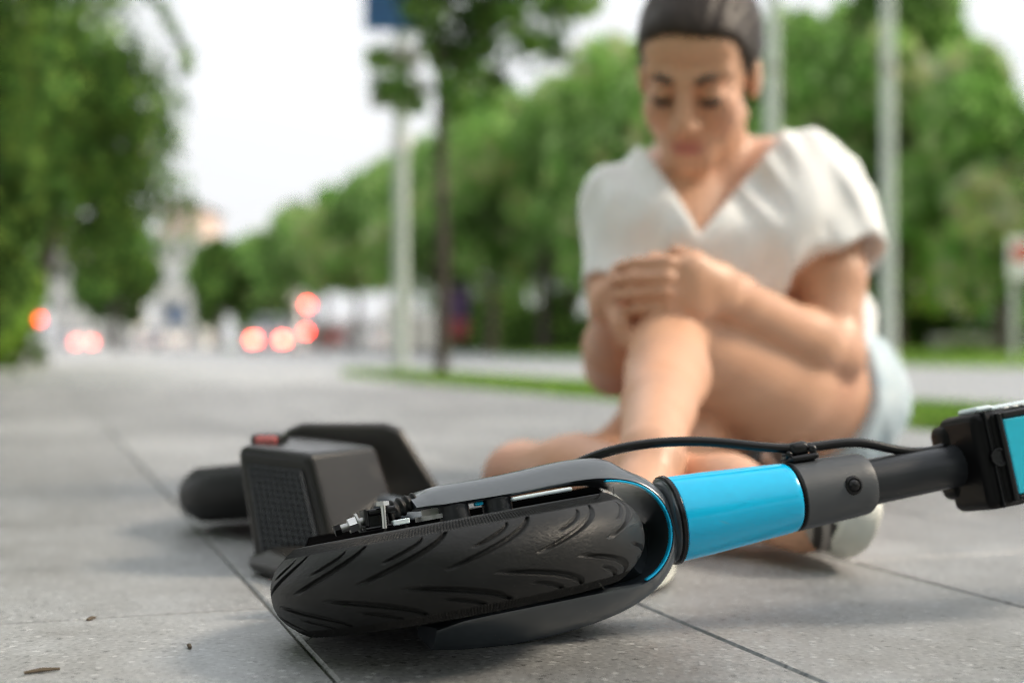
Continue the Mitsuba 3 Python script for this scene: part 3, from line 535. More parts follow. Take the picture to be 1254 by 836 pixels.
LO, HI = (-0.10, 0.93, -0.02), (0.62, 2.16, 0.70); HS = 0.0042
def finger(f, root, tip, bend, r0, r1, k=0.004):
    root, tip = np.array(root), np.array(tip); mid = (root + tip) / 2 + np.array(bend); f.chain([root, root * 0.35 + mid * 0.65 + np.array(bend) * 0.2, mid * 0.45 + tip * 0.55 + np.array(bend) * 0.15, tip], [r0, r0 * 0.98, r1 * 1.04, r1], k)
def person():
    f = Field(LO, HI, HS)
    torso_parts(f); head(f)
    f.cone(hd(0, -0.034, -0.050), J['neck'] + [0, 0.020, -0.02], 0.046, 0.054, 0.015)
    d0 = f.d; f.d = np.full_like(d0, 0.2)
    # left arm (right in the picture), with the hand laid over the knee
    f.chain([J['shL'], J['shL'] * 0.5 + J['elL'] * 0.5 + [0.004, 0, 0], J['elL'], J['elL'] * 0.7 + J['wrL'] * 0.3, J['wrL']], [0.046, 0.040, 0.034, 0.035, 0.0245], 0.02)
    palm = at(862, 352, 1.485)
    f.cone(J['wrL'], palm + [0.006, 0, 0], 0.0245, 0.021, 0.02)
    KN = [at(842, y, 1.468) for y in (325, 343, 361, 379)]
    for q in range(3): f.cone(KN[q] + [0.010, 0.004, 0], KN[q + 1] + [0.010, 0.004, 0], 0.0105, 0.0105, 0.012)
    for q in range(4): f.cone(palm + [0.02, 0.01, (1.5 - q) * 0.008], KN[q], 0.014, 0.0115, 0.014)
    d1 = f.d; f.d = np.full_like(d0, 0.2)
    TIP = [at(760, 326, 1.487), at(753, 344, 1.483), at(754, 363, 1.483), at(763, 381, 1.486)]
    for q in range(4):
        finger(f, KN[q], TIP[q], [0.0, -0.020 + 0.002 * abs(q - 1.2), 0.003], (0.0076, 0.0078, 0.0077, 0.0070)[q], (0.0066, 0.0068, 0.0066, 0.0060)[q])
    f.chain([at(870, 338, 1.50), at(852, 319, 1.495), at(826, 310, 1.495)], [0.013, 0.0105, 0.0085], 0.006)
    dF = f.d; f.d = np.full_like(d0, 0.2)
    # right arm and hand beneath
    f.chain([J['shR'], J['shR'] * 0.5 + J['elR'] * 0.5 + [-0.004, 0, 0], J['elR'], J['elR'] * 0.7 + J['wrR'] * 0.3, J['wrR']], [0.045, 0.039, 0.034, 0.034, 0.0235], 0.02)
    pr = at(768, 350, 1.515); f.cone(J['wrR'], pr, 0.024, 0.021, 0.02)
    KR = [at(782, y, 1.515) for y in (330, 345, 360, 374)]
    for q in range(4): f.cone(pr + [0, 0, (1.5 - q) * 0.008], KR[q], 0.016, 0.0115, 0.012)
    d2 = f.d; f.d = np.full_like(d0, 0.2)
    for q in range(4): finger(f, KR[q], at(838 - 5 * abs(q - 1), 322 + q * 13, 1.512), [0, -0.006, 0.008], 0.0085, 0.0075)
    f.chain([at(757, 378, 1.51), at(760, 398, 1.487), at(765, 418, 1.482)], [0.013, 0.0105, 0.0082], 0.006)
    dG = f.d; f.d = np.full_like(d0, 0.2)
    # raised left leg
    sh = J['kneeL'] * 0.68 + J['ankL'] * 0.32 + np.array([0.004, 0.006, -0.016])
    f.chain([J['pel'] + [0.06, 0, 0], J['hipL']], [0.09, 0.088], 0.03)
    th = J['hipL'] * 0.55 + J['kneeL'] * 0.45 + np.array([0, 0, -0.012])
    f.chain([J['hipL'], th, J['kneeL'] + [0.004, 0.012, -0.006]], [0.088, 0.072, 0.046], 0.015)
    f.ell(J['kneeL'] + [0, -0.012, 0.012], (0.041, 0.040, 0.043), np.eye(3), 0.015)
    f.chain([J['kneeL'], sh, J['kneeL'] * 0.35 + J['ankL'] * 0.65 + [0, 0, -0.006], J['ankL']], [0.039, 0.041, 0.033, 0.026], 0.012)
    f.cone(J['ankL'] + [0, 0, -0.01], [0.086, 1.08, 0.030], 0.026, 0.024, 0.015)
    d3 = f.d; f.d = np.full_like(d0, 0.2)
    # folded right leg
    f.chain([J['pel'] + [-0.05, 0, 0], J['hipR'], np.array([0.178, 1.66, 0.060]), np.array([0.100, 1.54, 0.036]), J['kneeR'] + [0.01, 0.02, 0.0]], [0.088, 0.080, 0.060, 0.036, 0.036], 0.02)
    f.chain([J['kneeR'], J['kneeR'] * 0.68 + J['ankR'] * 0.32 + [0, 0.008, 0.003], J['ankR']], [0.036, 0.040, 0.030], 0.02)
    f.cone(J['ankR'], J['ankR'] + [0.045, -0.09, -0.012], 0.031, 0.024, 0.02)
    def sm(a, b, k): hh = np.maximum(k - np.abs(a - b), 0) / k; return np.minimum(a, b) - hh * hh * k * 0.25
    f.d = sm(np.minimum(sm(d1, dF, 0.0025), sm(d2, dG, 0.004)), np.minimum(d0, np.minimum(d3, f.d)), 0.004)
    m = relax(f.mesh(), 5); return m
PM = person()
PM = max(PM.split(only_watertight=False), key=lambda x: len(x.faces))
def skin_colours(v):
    n = meshkit.fbm(v * 35, 3)[:, None]; c = np.array([0.53, 0.278, 0.168]) * (1 - n) + np.array([0.62, 0.352, 0.230]) * n
    q = (v - head_c) @ HR
    lips = np.exp(-((q[:, 0] / 0.020) ** 2) ** 2 - ((q[:, 2] + 0.064) / 0.0085) ** 4) * (q[:, 1] > 0.06) * (q[:, 1] < 0.13)
    c = c * (1 - lips[:, None]) + np.array([0.46, 0.16, 0.14]) * lips[:, None]
    ch = sum(np.exp(-((q - [s * 0.042, 0.07, -0.03]) ** 2).sum(1) / 0.022 ** 2) for s in (-1, 1)) * 0.35
    c = c * (1 - ch[:, None]) + np.array([0.60, 0.30, 0.22]) * ch[:, None]
    for ctr, rad, am in ((J['kneeL'] + [0, -0.045, 0.015], 0.035, 0.12), (J['elL'] + [0.01, -0.02, -0.03], 0.035, 0.4), (J['elR'] + [0, -0.02, -0.03], 0.035, 0.4), (at(800, 350, 1.47), 0.030, 0.10), (J['kneeR'] + [-0.02, -0.02, 0.02], 0.04, 0.5)):
        g = (np.exp(-((v - ctr) ** 2).sum(1) / rad ** 2) * am)[:, None]; c = c * (1 - g) + np.array([0.56, 0.25, 0.17]) * g
    bl = np.clip((meshkit.noise(v * 16, 4)[:, None] - 0.5) * 0.5, -0.2, 0.2); c = c * (1 + bl * np.array([0.1, 0.25, 0.3]))
    return c
labels['person'] = {'label': 'woman in white t-shirt and denim shorts sitting on the pavement, holding her knee', 'category': 'person'}
used['person'] = 1
scene['person'] = mikit.ply(PM, 'skin', smooth=True, color=skin_colours(PM.vertices))

def hair():
    f = Field(head_c - 0.2, head_c + 0.2, 0.0030)
    f.ell(hd(0, -0.020, 0.032), (0.0765, 0.102, 0.0935), HR); f.ell(hd(0, 0.048, 0.046), (0.061, 0.044, 0.047), HR, 0.02)
    f.ell(hd(0, -0.115, 0.045), (0.040, 0.036, 0.040), HR, 0.015)
    f.cone(hd(0, -0.075, -0.03), hd(0, -0.06, -0.055), 0.045, 0.030, 0.02)
    q = (f.pts((slice(None),) * 3) - head_c.astype(np.float32)) @ HR.astype(np.float32); an = np.arctan2(q[..., 0], q[..., 2] + 0.02)
    f.d += (0.0011 * np.sin(an * 46 + 2.5 * np.sin(an * 9)) + 0.0008 * np.sin(an * 101)).astype(np.float32)      # strands combed back
    wob = 0.003 * np.sin(q[..., 0] * 130 + 1.0) + 0.012 * np.abs(q[..., 0]) / 0.06
    line = np.interp(q[..., 2] + wob * 0.0, [-0.08, -0.055, -0.02, 0.0, 0.03, 0.055, 0.072, 0.084, 0.10], [-0.03, -0.022, 0.008, 0.016, 0.034, 0.058, 0.080, 0.12, 0.2])
    e = (q[..., 1] - line - 0.003 * np.sin(q[..., 0] * 90) - 0.002 * np.sin(q[..., 0] * 310 + 1.3)).astype(np.float32) * 0.7; kk = 0.012; hh = np.maximum(kk - np.abs(f.d - e), 0) / kk; f.d = np.maximum(f.d, e) + hh * hh * kk * 0.25
    return relax(f.mesh(), 2)
put('hair', hair(), 'hair', 'person', smooth=True)
for s in (-1, 1):
    pts = spline([hd(s * 0.013, 0.0930, 0.0185), hd(s * 0.027, 0.0880, 0.0225), hd(s * 0.045, 0.070, 0.019)], 9)
    put('eyebrow', tube(pts, np.array([0.0034, 0.0044, 0.0048, 0.0048, 0.0044, 0.004, 0.0034, 0.0026, 0.0014]), 8), 'brow_hair', 'person', smooth=True)
    pts = spline([hd(s * 0.0155, 0.0815, -0.006), hd(s * 0.028, 0.0875, -0.0085), hd(s * 0.0415, 0.078, -0.005)], 9)
    put('eyelash', tube(pts, np.array([0.0018, 0.0034, 0.0044, 0.0048, 0.0048, 0.0048, 0.0044, 0.0034, 0.0018]), 8), 'brow_hair', 'person', smooth=True)

def folds(p, amp):
    q = p * np.array([1, 1, 1]); n = meshkit.noise(np.stack([q[..., 0] * 16 + q[..., 2] * 9, q[..., 1] * 9, q[..., 2] * 7 - q[..., 0] * 5], -1), 3)
    n2 = meshkit.noise(np.stack([q[..., 0] * 34 - q[..., 2] * 16, q[..., 1] * 20, q[..., 2] * 16], -1), 5)
    n3 = meshkit.noise(np.stack([q[..., 0] * 22 + q[..., 2] * 12, q[..., 1] * 8, q[..., 2] * 5 - q[..., 0] * 9], -1), 9)
    return amp * ((n - 0.5) * 1.3 + (n2 - 0.5) * 0.6 + 1.5 * (np.abs(n3 - 0.5) - 0.25))
def shirt():
    f = Field((0.06, 1.60, 0.02), (0.58, 2.14, 0.46), 0.0042)
    torso_parts(f, 0.013, 0.05)
    hemR = J['shR'] * 0.48 + J['elR'] * 0.52; hemL = J['shL'] * 0.56 + J['elL'] * 0.44
    f.cone(J['shR'], hemR, 0.047, 0.056, 0.03); f.cone(J['shL'], hemL + [0.016, 0, 0.004], 0.048, 0.068, 0.03)
    f.cone(J['pel'] + [-0.02, -0.03, 0.04], J['chest'] + [0.01, -0.03, -0.06], 0.105, 0.105, 0.04)
    P = f.pts((slice(None),) * 3); dh = np.minimum(np.linalg.norm(P - hemR, axis=-1), np.linalg.norm(P - hemL, axis=-1)); f.d += (folds(P, 0.018) * np.clip((dh - 0.055) / 0.06, 0.12, 1)).astype(np.float32)
    # sleeve openings: cut square to the arm, hollow inside
    for hem, sh, el, r, cut in ((hemR, 'shR', 'elR', 0.052, 0.000), (hemL + [0.016, 0, 0.004], 'shL', 'elL', 0.063, 0.000)):
        ax = unit(J[el] - J[sh]) if sh == 'shR' else unit(J[el] - J[sh] + np.array([0.085, 0, 0.0])); h0 = hem
        side = np.linalg.norm(np.cross(P - h0, ax), axis=-1)
        f.d = np.where((side < 0.11) & (((P - h0) @ ax) > -0.02), np.maximum(f.d, ((P - h0) @ ax) - cut + 0.004 * np.sin(P[..., 0] * 90)), f.d).astype(np.float32)
        f.cone(h0 - ax * 0.030, h0 + ax * 0.05, r - 0.006, r + 0.002, 0.0, 's')
    # V neck: a wedge open to the front and round the neck
    A, B, Cc = at(800, 196, 1.76), at(946, 178, 1.78), at(851, 292, 1.735)
    def wedge(p):
        def side(a, b): n = np.array([-(b[2] - a[2]), b[0] - a[0]]); n = n / np.linalg.norm(n); return (p[..., 0] - a[0]) * n[0] + (p[..., 2] - a[2]) * n[1]
        return np.maximum(-side(Cc, B), side(Cc, A))
    W_ = wedge(P); W_ = np.where(P[..., 1] > J['neck'][1] + 0.075, 0.1, W_)
    f.d = np.maximum(f.d, -(W_)).astype(np.float32)
    return relax(f.mesh(), 3)
SHM = shirt(); SHM = max(SHM.split(only_watertight=False), key=lambda x: len(x.faces))
put('t_shirt', SHM, 'linen', 'person', smooth=True)
def shorts():
    f = Field((0.10, 1.60, -0.012), (0.62, 2.15, 0.26), 0.0045)
    f.cone(J['pel'] + [0.045, 0.0, 0], J['pel'] + [-0.06, 0, 0], 0.110, 0.110, 0.03)
    leg = J['hipL'] * 0.84 + J['kneeL'] * 0.16; f.chain([J['pel'] + [0.045, 0, 0], J['hipL'] + [-0.004, 0.004, 0.002], leg], [0.100, 0.096, 0.092], 0.03)
    legR = J['hipR'] * 0.72 + J['kneeR'] * 0.28; f.chain([J['pel'] + [-0.05, 0, 0], J['hipR'], legR], [0.1, 0.096, 0.085], 0.03)
    P = f.pts((slice(None),) * 3); f.d += folds(P * 1.3, 0.008).astype(np.float32)
    for hp, kn, c in (('hipL', 'kneeL', leg), ('hipR', 'kneeR', legR)):
        ax = unit(J[kn] - J[hp]); f.d = np.where(np.linalg.norm(np.cross(P - c, ax), axis=-1) < 0.13, np.maximum(f.d, np.where(((P - c) @ ax) > -0.05, (P - c) @ ax, -1)), f.d).astype(np.float32)
    f.d = np.maximum(f.d, 0.001 - P[..., 2]).astype(np.float32)
    return relax(f.mesh(), 3)
put('shorts', shorts(), 'denim', 'person', smooth=True)
def shoe(M, upper_mat, label):
    """local: x across, y from heel (0) to toe (0.245), z up from the sole"""
    f = Field((-0.07, -0.03, -0.01), (0.07, 0.28, 0.13), 0.003)
    f.ell((0, 0.045, 0.045), (0.034, 0.048, 0.055), np.eye(3)); f.cone((0, 0.05, 0.05), (0.002, 0.16, 0.030), 0.036, 0.030, 0.02); f.ell((0.003, 0.185, 0.026), (0.041, 0.056, 0.028), np.eye(3), 0.02)
    f.cone((0, 0.045, 0.05), (0, 0.035, 0.095), 0.034, 0.037, 0.015)
    P = f.pts((slice(None),) * 3); f.d = np.maximum(f.d, np.maximum(0.018 - P[..., 2], P[..., 2] - 0.050 - 0.10 * np.maximum(0, 0.09 - P[..., 1]))).astype(np.float32); f.cone((0, 0.045, 0.075), (0, 0.035, 0.13), 0.030, 0.034, 0.0, 's')
    up = relax(f.mesh(), 3)
    g = np.linspace(0, 2 * np.pi, 60, endpoint=False); y = 0.118 + 0.130 * np.sin(g); wv = 0.036 + 0.010 * np.clip((y - 0.08) / 0.12, 0, 1) - 0.004 * np.exp(-((y - 0.1) / 0.03) ** 2)
    sole = bevel_extrude(np.c_[np.sign(np.cos(g)) * np.abs(np.cos(g)) ** 0.75 * wv + 0.002, y], 0.0, 0.026, 0.004, 0.004)
    cap = man2tm(hull_pts([(-0.022, 0.205, 0.026), (0.026, 0.205, 0.026), (0.002, 0.234, 0.022), (0.002, 0.205, 0.038)], 0.013))
    lace = cat([tube(spline([(-0.026, y0, 0.040), (0.001, y0 + 0.004, 0.058), (0.028, y0, 0.040)], 8), 0.003, 6) for y0 in (0.112, 0.126, 0.140, 0.154)])
    k = put('shoe', moved(up, M), upper_mat, 'person', smooth=True, label=label)
    put('sole', moved(sole, M), 'shoe_rubber', k, smooth=40); put('toe_cap', moved(cap, M), 'shoe_rubber', k, smooth=True); put('lace', moved(lace, M), 'canvas_white', k, smooth=True)
shoe(frame([0.108, 1.205, 0.001], unit([-1, 0.17, 0]), unit([-0.17, -1, 0]), [0, 0, 1]), 'canvas_white', 'white canvas shoe of the raised leg, its toe showing under the scooter fork')
xs, ys = unit([0.35, 0.1, 0.9]), unit([0.03, -0.99, 0.0]); zs = unit(np.cross(xs, ys)); zs = -zs if zs[0] > 0 else zs; xs = np.cross(ys, zs)
shoe(frame([0.266, 1.250, 0.036], xs * 0.80, ys * 0.80, zs * 1.05), 'canvas_striped', 'shoe of the folded leg lying on its side with striped canvas and white rubber edge')

# ------------------------------------------------------------------ the scooter, lying on its side
EL, AZ = math.radians(8.1), math.radians(16.0)
WC = at(562, 689, 0.82)
S = np.array([math.cos(AZ) * math.cos(EL), math.sin(AZ) * math.cos(EL), math.sin(EL)])
A_ = unit(np.cross(S, WC - [0, 0, H])); Tv = unit(np.cross(A_, S)); Tv = -Tv if Tv[1] < 0 else Tv
A_ = unit(A_ - 0.030 * Tv); Tv = unit(np.cross(A_, S))
SC = thing('electric_scooter', 'black and bright blue electric scooter lying on its side before the seated woman', 'scooter')
WF = frame(WC, S, Tv, A_)                                            # wheel frame: x along the stem, y away, z along the axle
def L(mesh): return moved(mesh, WF)
FKF = frame(WC, S, A_, -Tv)                                            # fork outlines: x along the stem, y along the axle
def LF(mesh): return moved(mesh, FKF)
def LP(p): return (np.asarray(p, float) @ WF[:3, :3].T) + WC
R0, HW = 0.108, 0.0247
def prof(l):
    a = np.abs(l) / HW
    return R0 - 0.0175 * a ** 2.4
def tyre(grooved=True, nt=1900, nl=150):
    th = np.arange(nt) * 2 * np.pi / nt; l = np.linspace(-0.0198, 0.0198, nl); TH, LL = np.meshgrid(th, l, indexing='ij'); r = prof(LL)
    dep = np.zeros_like(TH)
    if grooved:
        n, pitch = 14, 2 * np.pi * R0 / 14
        X = TH * R0
        def groove(l0, l1, length, x0, w, pw, dmax, sgn):
            nonlocal dep
            m = (sgn * LL - l0) / (l1 - l0); mm = np.clip(m, 0, 1); xc = x0 + length * (1 - (1 - mm) ** pw)
            slope = length * pw * np.maximum(1 - mm, 0.02) ** (pw - 1) / (l1 - l0)
            dx = (X - xc + 0.5 * pitch) % pitch - 0.5 * pitch
            # grooves longer than half a pitch still belong to one repeat: measure against the nearest one
            dist = np.abs(dx) / np.sqrt(1 + slope ** 2); over = np.maximum(np.maximum(-m, m - 1), 0) * (l1 - l0); dist = np.sqrt(dist ** 2 + over ** 2)
            ww = w * (0.45 + 0.55 * np.clip(np.sin(np.pi * np.clip(0.12 + 0.8 * mm, 0, 1)), 0, 1)); dep = np.maximum(dep, dmax * np.clip((ww - dist) / (0.55 * ww), 0, 1) ** 0.7 * np.clip(mm * 6 + 0.25, 0, 1))
        xA = math.radians(255.6) * R0; xB = math.radians(243.5) * R0
        groove(0.0014, 0.0210, 0.0485, xA, 0.00155, 1.7, 0.0024, 1); groove(0.0098, 0.0182, 0.020, xA + math.radians(7.5) * R0, 0.00115, 1.5, 0.0019, 1)
        groove(0.0050, 0.0212, 0.053, xB, 0.00155, 1.7, 0.0024, -1); groove(0.0132, 0.0210, 0.0215, xB + math.radians(9) * R0, 0.00115, 1.5, 0.0019, -1)
    r = r - dep
    v = np.stack([r * np.cos(TH), r * np.sin(TH), LL], -1).reshape(-1, 3)
    i, j = np.meshgrid(np.arange(nt), np.arange(nl - 1), indexing='ij'); i2 = (i + 1) % nt
    q = np.stack([i * nl + j, i2 * nl + j, i2 * nl + j + 1, i * nl + j + 1], -1).reshape(-1, 4); out = [tm((v, np.vstack([q[:, [0, 1, 2]], q[:, [0, 2, 3]]])))]
    # serrated shoulders and sidewalls
    nt2, teeth = (2880, 360) if grooved else (520, 104)
    th = np.arange(nt2) * 2 * np.pi / nt2; saw = np.clip(1.6 * np.sin(th * teeth), -1, 1)
    for sg in (1, -1):
        pl = [(0.0198, None, 0), (0.0202, None, 0.5), (0.0209, None, 1), (0.0217, None, 1), (0.0225, None, 1), (0.0233, None, 1), (0.0240, None, 1), (0.0246, None, 0.9), (0.02485, R0 - 0.0195, 0.6), (0.0248, R0 - 0.022, 0.15), (0.0244, R0 - 0.026, 0), (0.0240, R0 - 0.032, 0), (0.0195, R0 - 0.0375, 0), (0.0185, R0 - 0.040, 0)]
        rows = []
        for z, rad, amp in pl:
            rad = prof(z) if rad is None else rad; rr_ = rad + amp * 0.00075 * (saw - 0.6); rows.append(np.stack([rr_ * np.cos(th), rr_ * np.sin(th), np.full(nt2, sg * z)], -1))
        v = np.stack(rows, 1).reshape(-1, 3); k = len(pl); i, j = np.meshgrid(np.arange(nt2), np.arange(k - 1), indexing='ij'); i2 = (i + 1) % nt2
        q = np.stack([i * k + j, i2 * k + j, i2 * k + j + 1, i * k + j + 1], -1).reshape(-1, 4); q = q if sg > 0 else q[:, ::-1]; out.append(tm((v, np.vstack([q[:, [0, 1, 2]], q[:, [0, 2, 3]]]))))
    return cat(out)
def hairs(n, seed):
    r = np.random.default_rng(seed); out = []
    for q in range(n):
        th = r.uniform(0, 2 * np.pi); l = r.choice([-1, 1]) * r.uniform(0.019, 0.0242); rad = prof(l) - 0.0006; b = np.array([rad * math.cos(th), rad * math.sin(th), l]); o = np.array([math.cos(th) * 0.5, math.sin(th) * 0.5, np.sign(l) * 0.9]) + r.normal(0, 0.25, 3)
        ln = r.uniform(0.0025, 0.006); out.append(tube([b, b + o * ln * 0.5, b + o * ln + r.normal(0, 0.0006, 3)], [0.00032, 0.00026, 0.00016], 4))
    return cat(out)
tw = tyre(); put('tyre', L(tw), 'rubber', SC + '__wheel', smooth=True, label='front tyre with curved tread grooves')
put('moulding_hair', L(hairs(22, 3)), 'rubber', SC + '__wheel', kind='stuff')
put('rim', L(lathe([(-0.019, 0.0), (-0.019, 0.045), (-0.0185, 0.069), (-0.013, 0.0705), (0.013, 0.0705), (0.0185, 0.069), (0.019, 0.045), (0.024, 0.043), (0.0245, 0.020), (0.0245, 0.0)], 64)), 'satin_black', SC + '__wheel', smooth=40)
put('axle', L(trimesh.creation.cylinder(0.006, 0.060, sections=24)), 'zinc', SC + '__wheel', smooth=40)
# fork
outer = [(-0.0250, 0.0370), (-0.0245, 0.0405), (-0.0215, 0.0432), (-0.014, 0.0450), (0.0101, 0.0457), (0.0407, 0.0462), (0.0875, 0.0466), (0.0968, 0.0442), (0.1065, 0.0372), (0.1175, 0.0300), (0.1255, 0.0220), (0.1312, 0.0115), (0.1338, 0.0), (0.1330, -0.0105), (0.1275, -0.0220), (0.1170, -0.0335), (0.1005, -0.0425), (0.0745, -0.0485), (-0.0026, -0.0500), (-0.0150, -0.0450), (-0.0220, -0.0410), (-0.0266, -0.0330)]
inner = [(0.0300, -0.0290), (0.0561, -0.0292), (0.0876, -0.0300), (0.1030, -0.0295), (0.1140, -0.0235), (0.1215, -0.0140), (0.1246, -0.0040), (0.1245, 0.0040), (0.1215, 0.0135), (0.1150, 0.0220), (0.1040, 0.0285), (0.0894, 0.0318), (0.0400, 0.0325), (0.0121, 0.0328), (-0.0222, 0.0330)]
def fork_mesh():
    k = 110; q = lambda pts: spline(pts, k)
    O = q(np.vstack([np.array(outer)[2:19], [(-0.0240, -0.0480)]])); I = q(np.array([(-0.0190, 0.0330)] + inner[::-1][1:-1] + [(0.0300, -0.0290), (-0.0190, -0.0300)]))
    sec = [(0.0, -0.0190), (0.10, -0.0208), (0.22, -0.0205), (0.50, -0.0178), (0.74, -0.0145), (0.90, -0.0105), (0.98, -0.0060), (1.0, -0.0010), (1.0, 0.0350), (0.95, 0.0400), (0.85, 0.0430), (0.15, 0.0430), (0.04, 0.0410), (0.0, 0.0370)]
    rings = []
    for i in range(k):
        e = min(i, k - 1 - i); sc = min(1.0, 0.72 + 0.28 * math.sin(min(1, e / 5) * math.pi / 2)); rings.append([np.r_[(I[i] * (1 - (0.5 + (w - 0.5) * sc)) + O[i] * (0.5 + (w - 0.5) * sc)), -tt * (0.6 + 0.4 * sc)] for w, tt in sec])
    rings = np.array(rings); n = len(sec)
    rings[0, :, 0] -= 0.003; rings[-1, :, 0] -= 0.003
    v = np.vstack([rings.reshape(-1, 3), rings[0].mean(0), rings[-1].mean(0)]); i, j = np.meshgrid(np.arange(k - 1), np.arange(n), indexing='ij')
    qd = np.stack([i * n + j, i * n + (j + 1) % n, (i + 1) * n + (j + 1) % n, (i + 1) * n + j], -1).reshape(-1, 4); c = k * n; jj = np.arange(n)
    f = np.vstack([qd[:, [0, 1, 2]], qd[:, [0, 2, 3]], np.c_[np.full(n, c), (jj + 1) % n, jj], np.c_[np.full(n, c + 1), (k - 1) * n + jj, (k - 1) * n + (jj + 1) % n]])
    m = tm((v, f)); trimesh.repair.fix_normals(m); return m
put('fork', LF(fork_mesh()), 'fork_paint', SC, smooth=35)
ic = spline(np.array(inner[3:12])[:, [0, 1]], 50); tg = np.gradient(ic, axis=0); tg /= np.linalg.norm(tg, axis=1, keepdims=True); nn = np.c_[-tg[:, 1], tg[:, 0]]
if ((ic[25] - [0.06, 0]) @ nn[25]) > 0: nn = -nn
put('fork_edge', LF(bevel_extrude(np.vstack([ic + nn * 0.0011, (ic - nn * 0.0001)[::-1]]), 0.0172, 0.0213, 0.0003, 0.0006)), 'blue_paint', SC, label='thin line of bare blue paint along the inner edge of the fork', smooth=30)
OF = 0.0018                                                          # the stem's axis lies this far above the wheel's middle plane
SF = frame(WC + A_ * OF, Tv, A_, S)                                   # lathe frame: z along the stem
def ST(prof_, n=72): return moved(lathe(prof_, n), SF)
put('collar', ST([(0.1265, 0.0), (0.1267, 0.0215), (0.1285, 0.0246), (0.1295, 0.0253), (0.1298, 0.0)]), 'fork_paint', SC, smooth=30)
put('collar_ring', ST([(0.1294, 0.0), (0.1295, 0.0256), (0.1304, 0.0268), (0.1324, 0.0270), (0.1331, 0.0262), (0.1334, 0.0)]), 'satin_black', SC, smooth=30)
put('head_tube', ST([(0.1330, 0.0), (0.1331, 0.0250), (0.1338, 0.0257), (0.1560, 0.0249), (0.1860, 0.0230), (0.2080, 0.0216), (0.2110, 0.0212), (0.2120, 0.0204), (0.2122, 0.0)]), 'blue_paint', SC, smooth=40, label='bright blue head tube')
put('seal_ring', ST([(0.2118, 0.0), (0.2120, 0.0208), (0.2128, 0.0214), (0.2138, 0.0214), (0.2144, 0.0206), (0.2146, 0.0)]), 'matte_black', SC, smooth=30)
put('sleeve', ST([(0.2140, 0.0), (0.2141, 0.0205), (0.2150, 0.0213), (0.2360, 0.0206), (0.2560, 0.0198), (0.2625, 0.0192), (0.2645, 0.0180), (0.2650, 0.0)]), 'grey_coat', SC, smooth=40, label='grey metal sleeve with a round bolt')
put('stem', ST([(0.2620, 0.0), (0.2621, 0.0148), (0.300, 0.0140), (0.345, 0.0132), (0.3451, 0.0)]), 'dark_coat', SC, smooth=40)
put('stem', ST([(0.455, 0.0), (0.4551, 0.0150), (0.68, 0.0150), (0.6801, 0.0)]), 'dark_coat', SC, smooth=40)
bp = WC + A_ * OF + S * 0.655; bar = spline([bp - A_ * 0.125, bp - A_ * 0.07, bp, bp + A_ * 0.12, bp + A_ * 0.23], 20); hb = put('handlebar', tube(bar, 0.0125, 16), 'dark_coat', SC, smooth=40)
for e in (bar[0], bar[-1]):
    dd = unit(bp - e); put('grip', tube([e - dd * 0.004, e, e + dd * 0.10, e + dd * 0.104], [0.012, 0.017, 0.017, 0.012], 16), 'rubber', hb, smooth=40)
so = WC + A_ * (OF + 0.0005) + S * 0.2465 - Tv * 0.0196
BF = frame(so, S, A_, -Tv)
bk = put('sleeve_bolt', moved(lathe([(0, 0.0060), (0.0014, 0.0056), (0.0018, 0.0044), (0.0012, 0.0040), (0.0016, 0.0036), (0.0032, 0.0026), (0.0037, 0.0012), (0.0038, 0.0)], 32), BF), 'satin_black', SC, smooth=30)
# black mudguard round the far side of the front wheel
gg = np.radians(np.linspace(24, 128, 60)); sg_ = [(0.1155, -0.029), (0.1165, -0.029), (0.1225, -0.022), (0.1245, 0.0), (0.1225, 0.024), (0.1165, 0.0305), (0.1155, 0.0305), (0.1212, 0.0235), (0.1230, 0.0), (0.1212, -0.0215)]
v = np.stack([np.array([[r_ * math.cos(q), r_ * math.sin(q), z_] for r_, z_ in sg_]) for q in gg]); n_ = len(sg_); i, j = np.meshgrid(np.arange(len(gg) - 1), np.arange(n_), indexing='ij')
qd = np.stack([i * n_ + j, i * n_ + (j + 1) % n_, (i + 1) * n_ + (j + 1) % n_, (i + 1) * n_ + j], -1).reshape(-1, 4); gm = tm((v.reshape(-1, 3), np.vstack([qd[:, [0, 2, 1]], qd[:, [0, 3, 2]]])))
put('mudguard', L(gm), 'satin_black', SC, smooth=40, label='black front mudguard behind the front tyre')
# clip and cable
put('cable_clip', cat([L(rbox((0.2145, -0.010, 0.0222), (0.2335, 0.009, 0.0262), 0.0015)), L(rbox((0.2175, -0.0065, 0.0255), (0.2300, 0.0055, 0.0345), 0.003)), L(rbox((0.2285, -0.0095, 0.0250), (0.2335, -0.0050, 0.0310), 0.002)), L(rbox((0.2135, -0.006, 0.0245), (0.2185, 0.004, 0.0300), 0.002))]), 'satin_black', SC, smooth=40)
cp = [(-0.020, 0.004, 0.0385), (0.010, 0.022, 0.0375), (0.045, 0.030, 0.0370), (0.075, 0.029, 0.0415), (0.0985, 0.022, 0.0475), (0.1330, 0.010, 0.0492), (0.1740, 0.002, 0.0425), (0.2160, -0.001, 0.0318), (0.2381, -0.001, 0.0295), (0.2660, -0.001, 0.0272), (0.2900, -0.001, 0.0190), (0.3000, -0.001, 0.0160), (0.3260, -0.001, 0.0150)]
cs = spline(cp, 110); put('brake_cable', L(tube(cs, 0.0030, 12)), 'satin_black', SC, smooth=True)
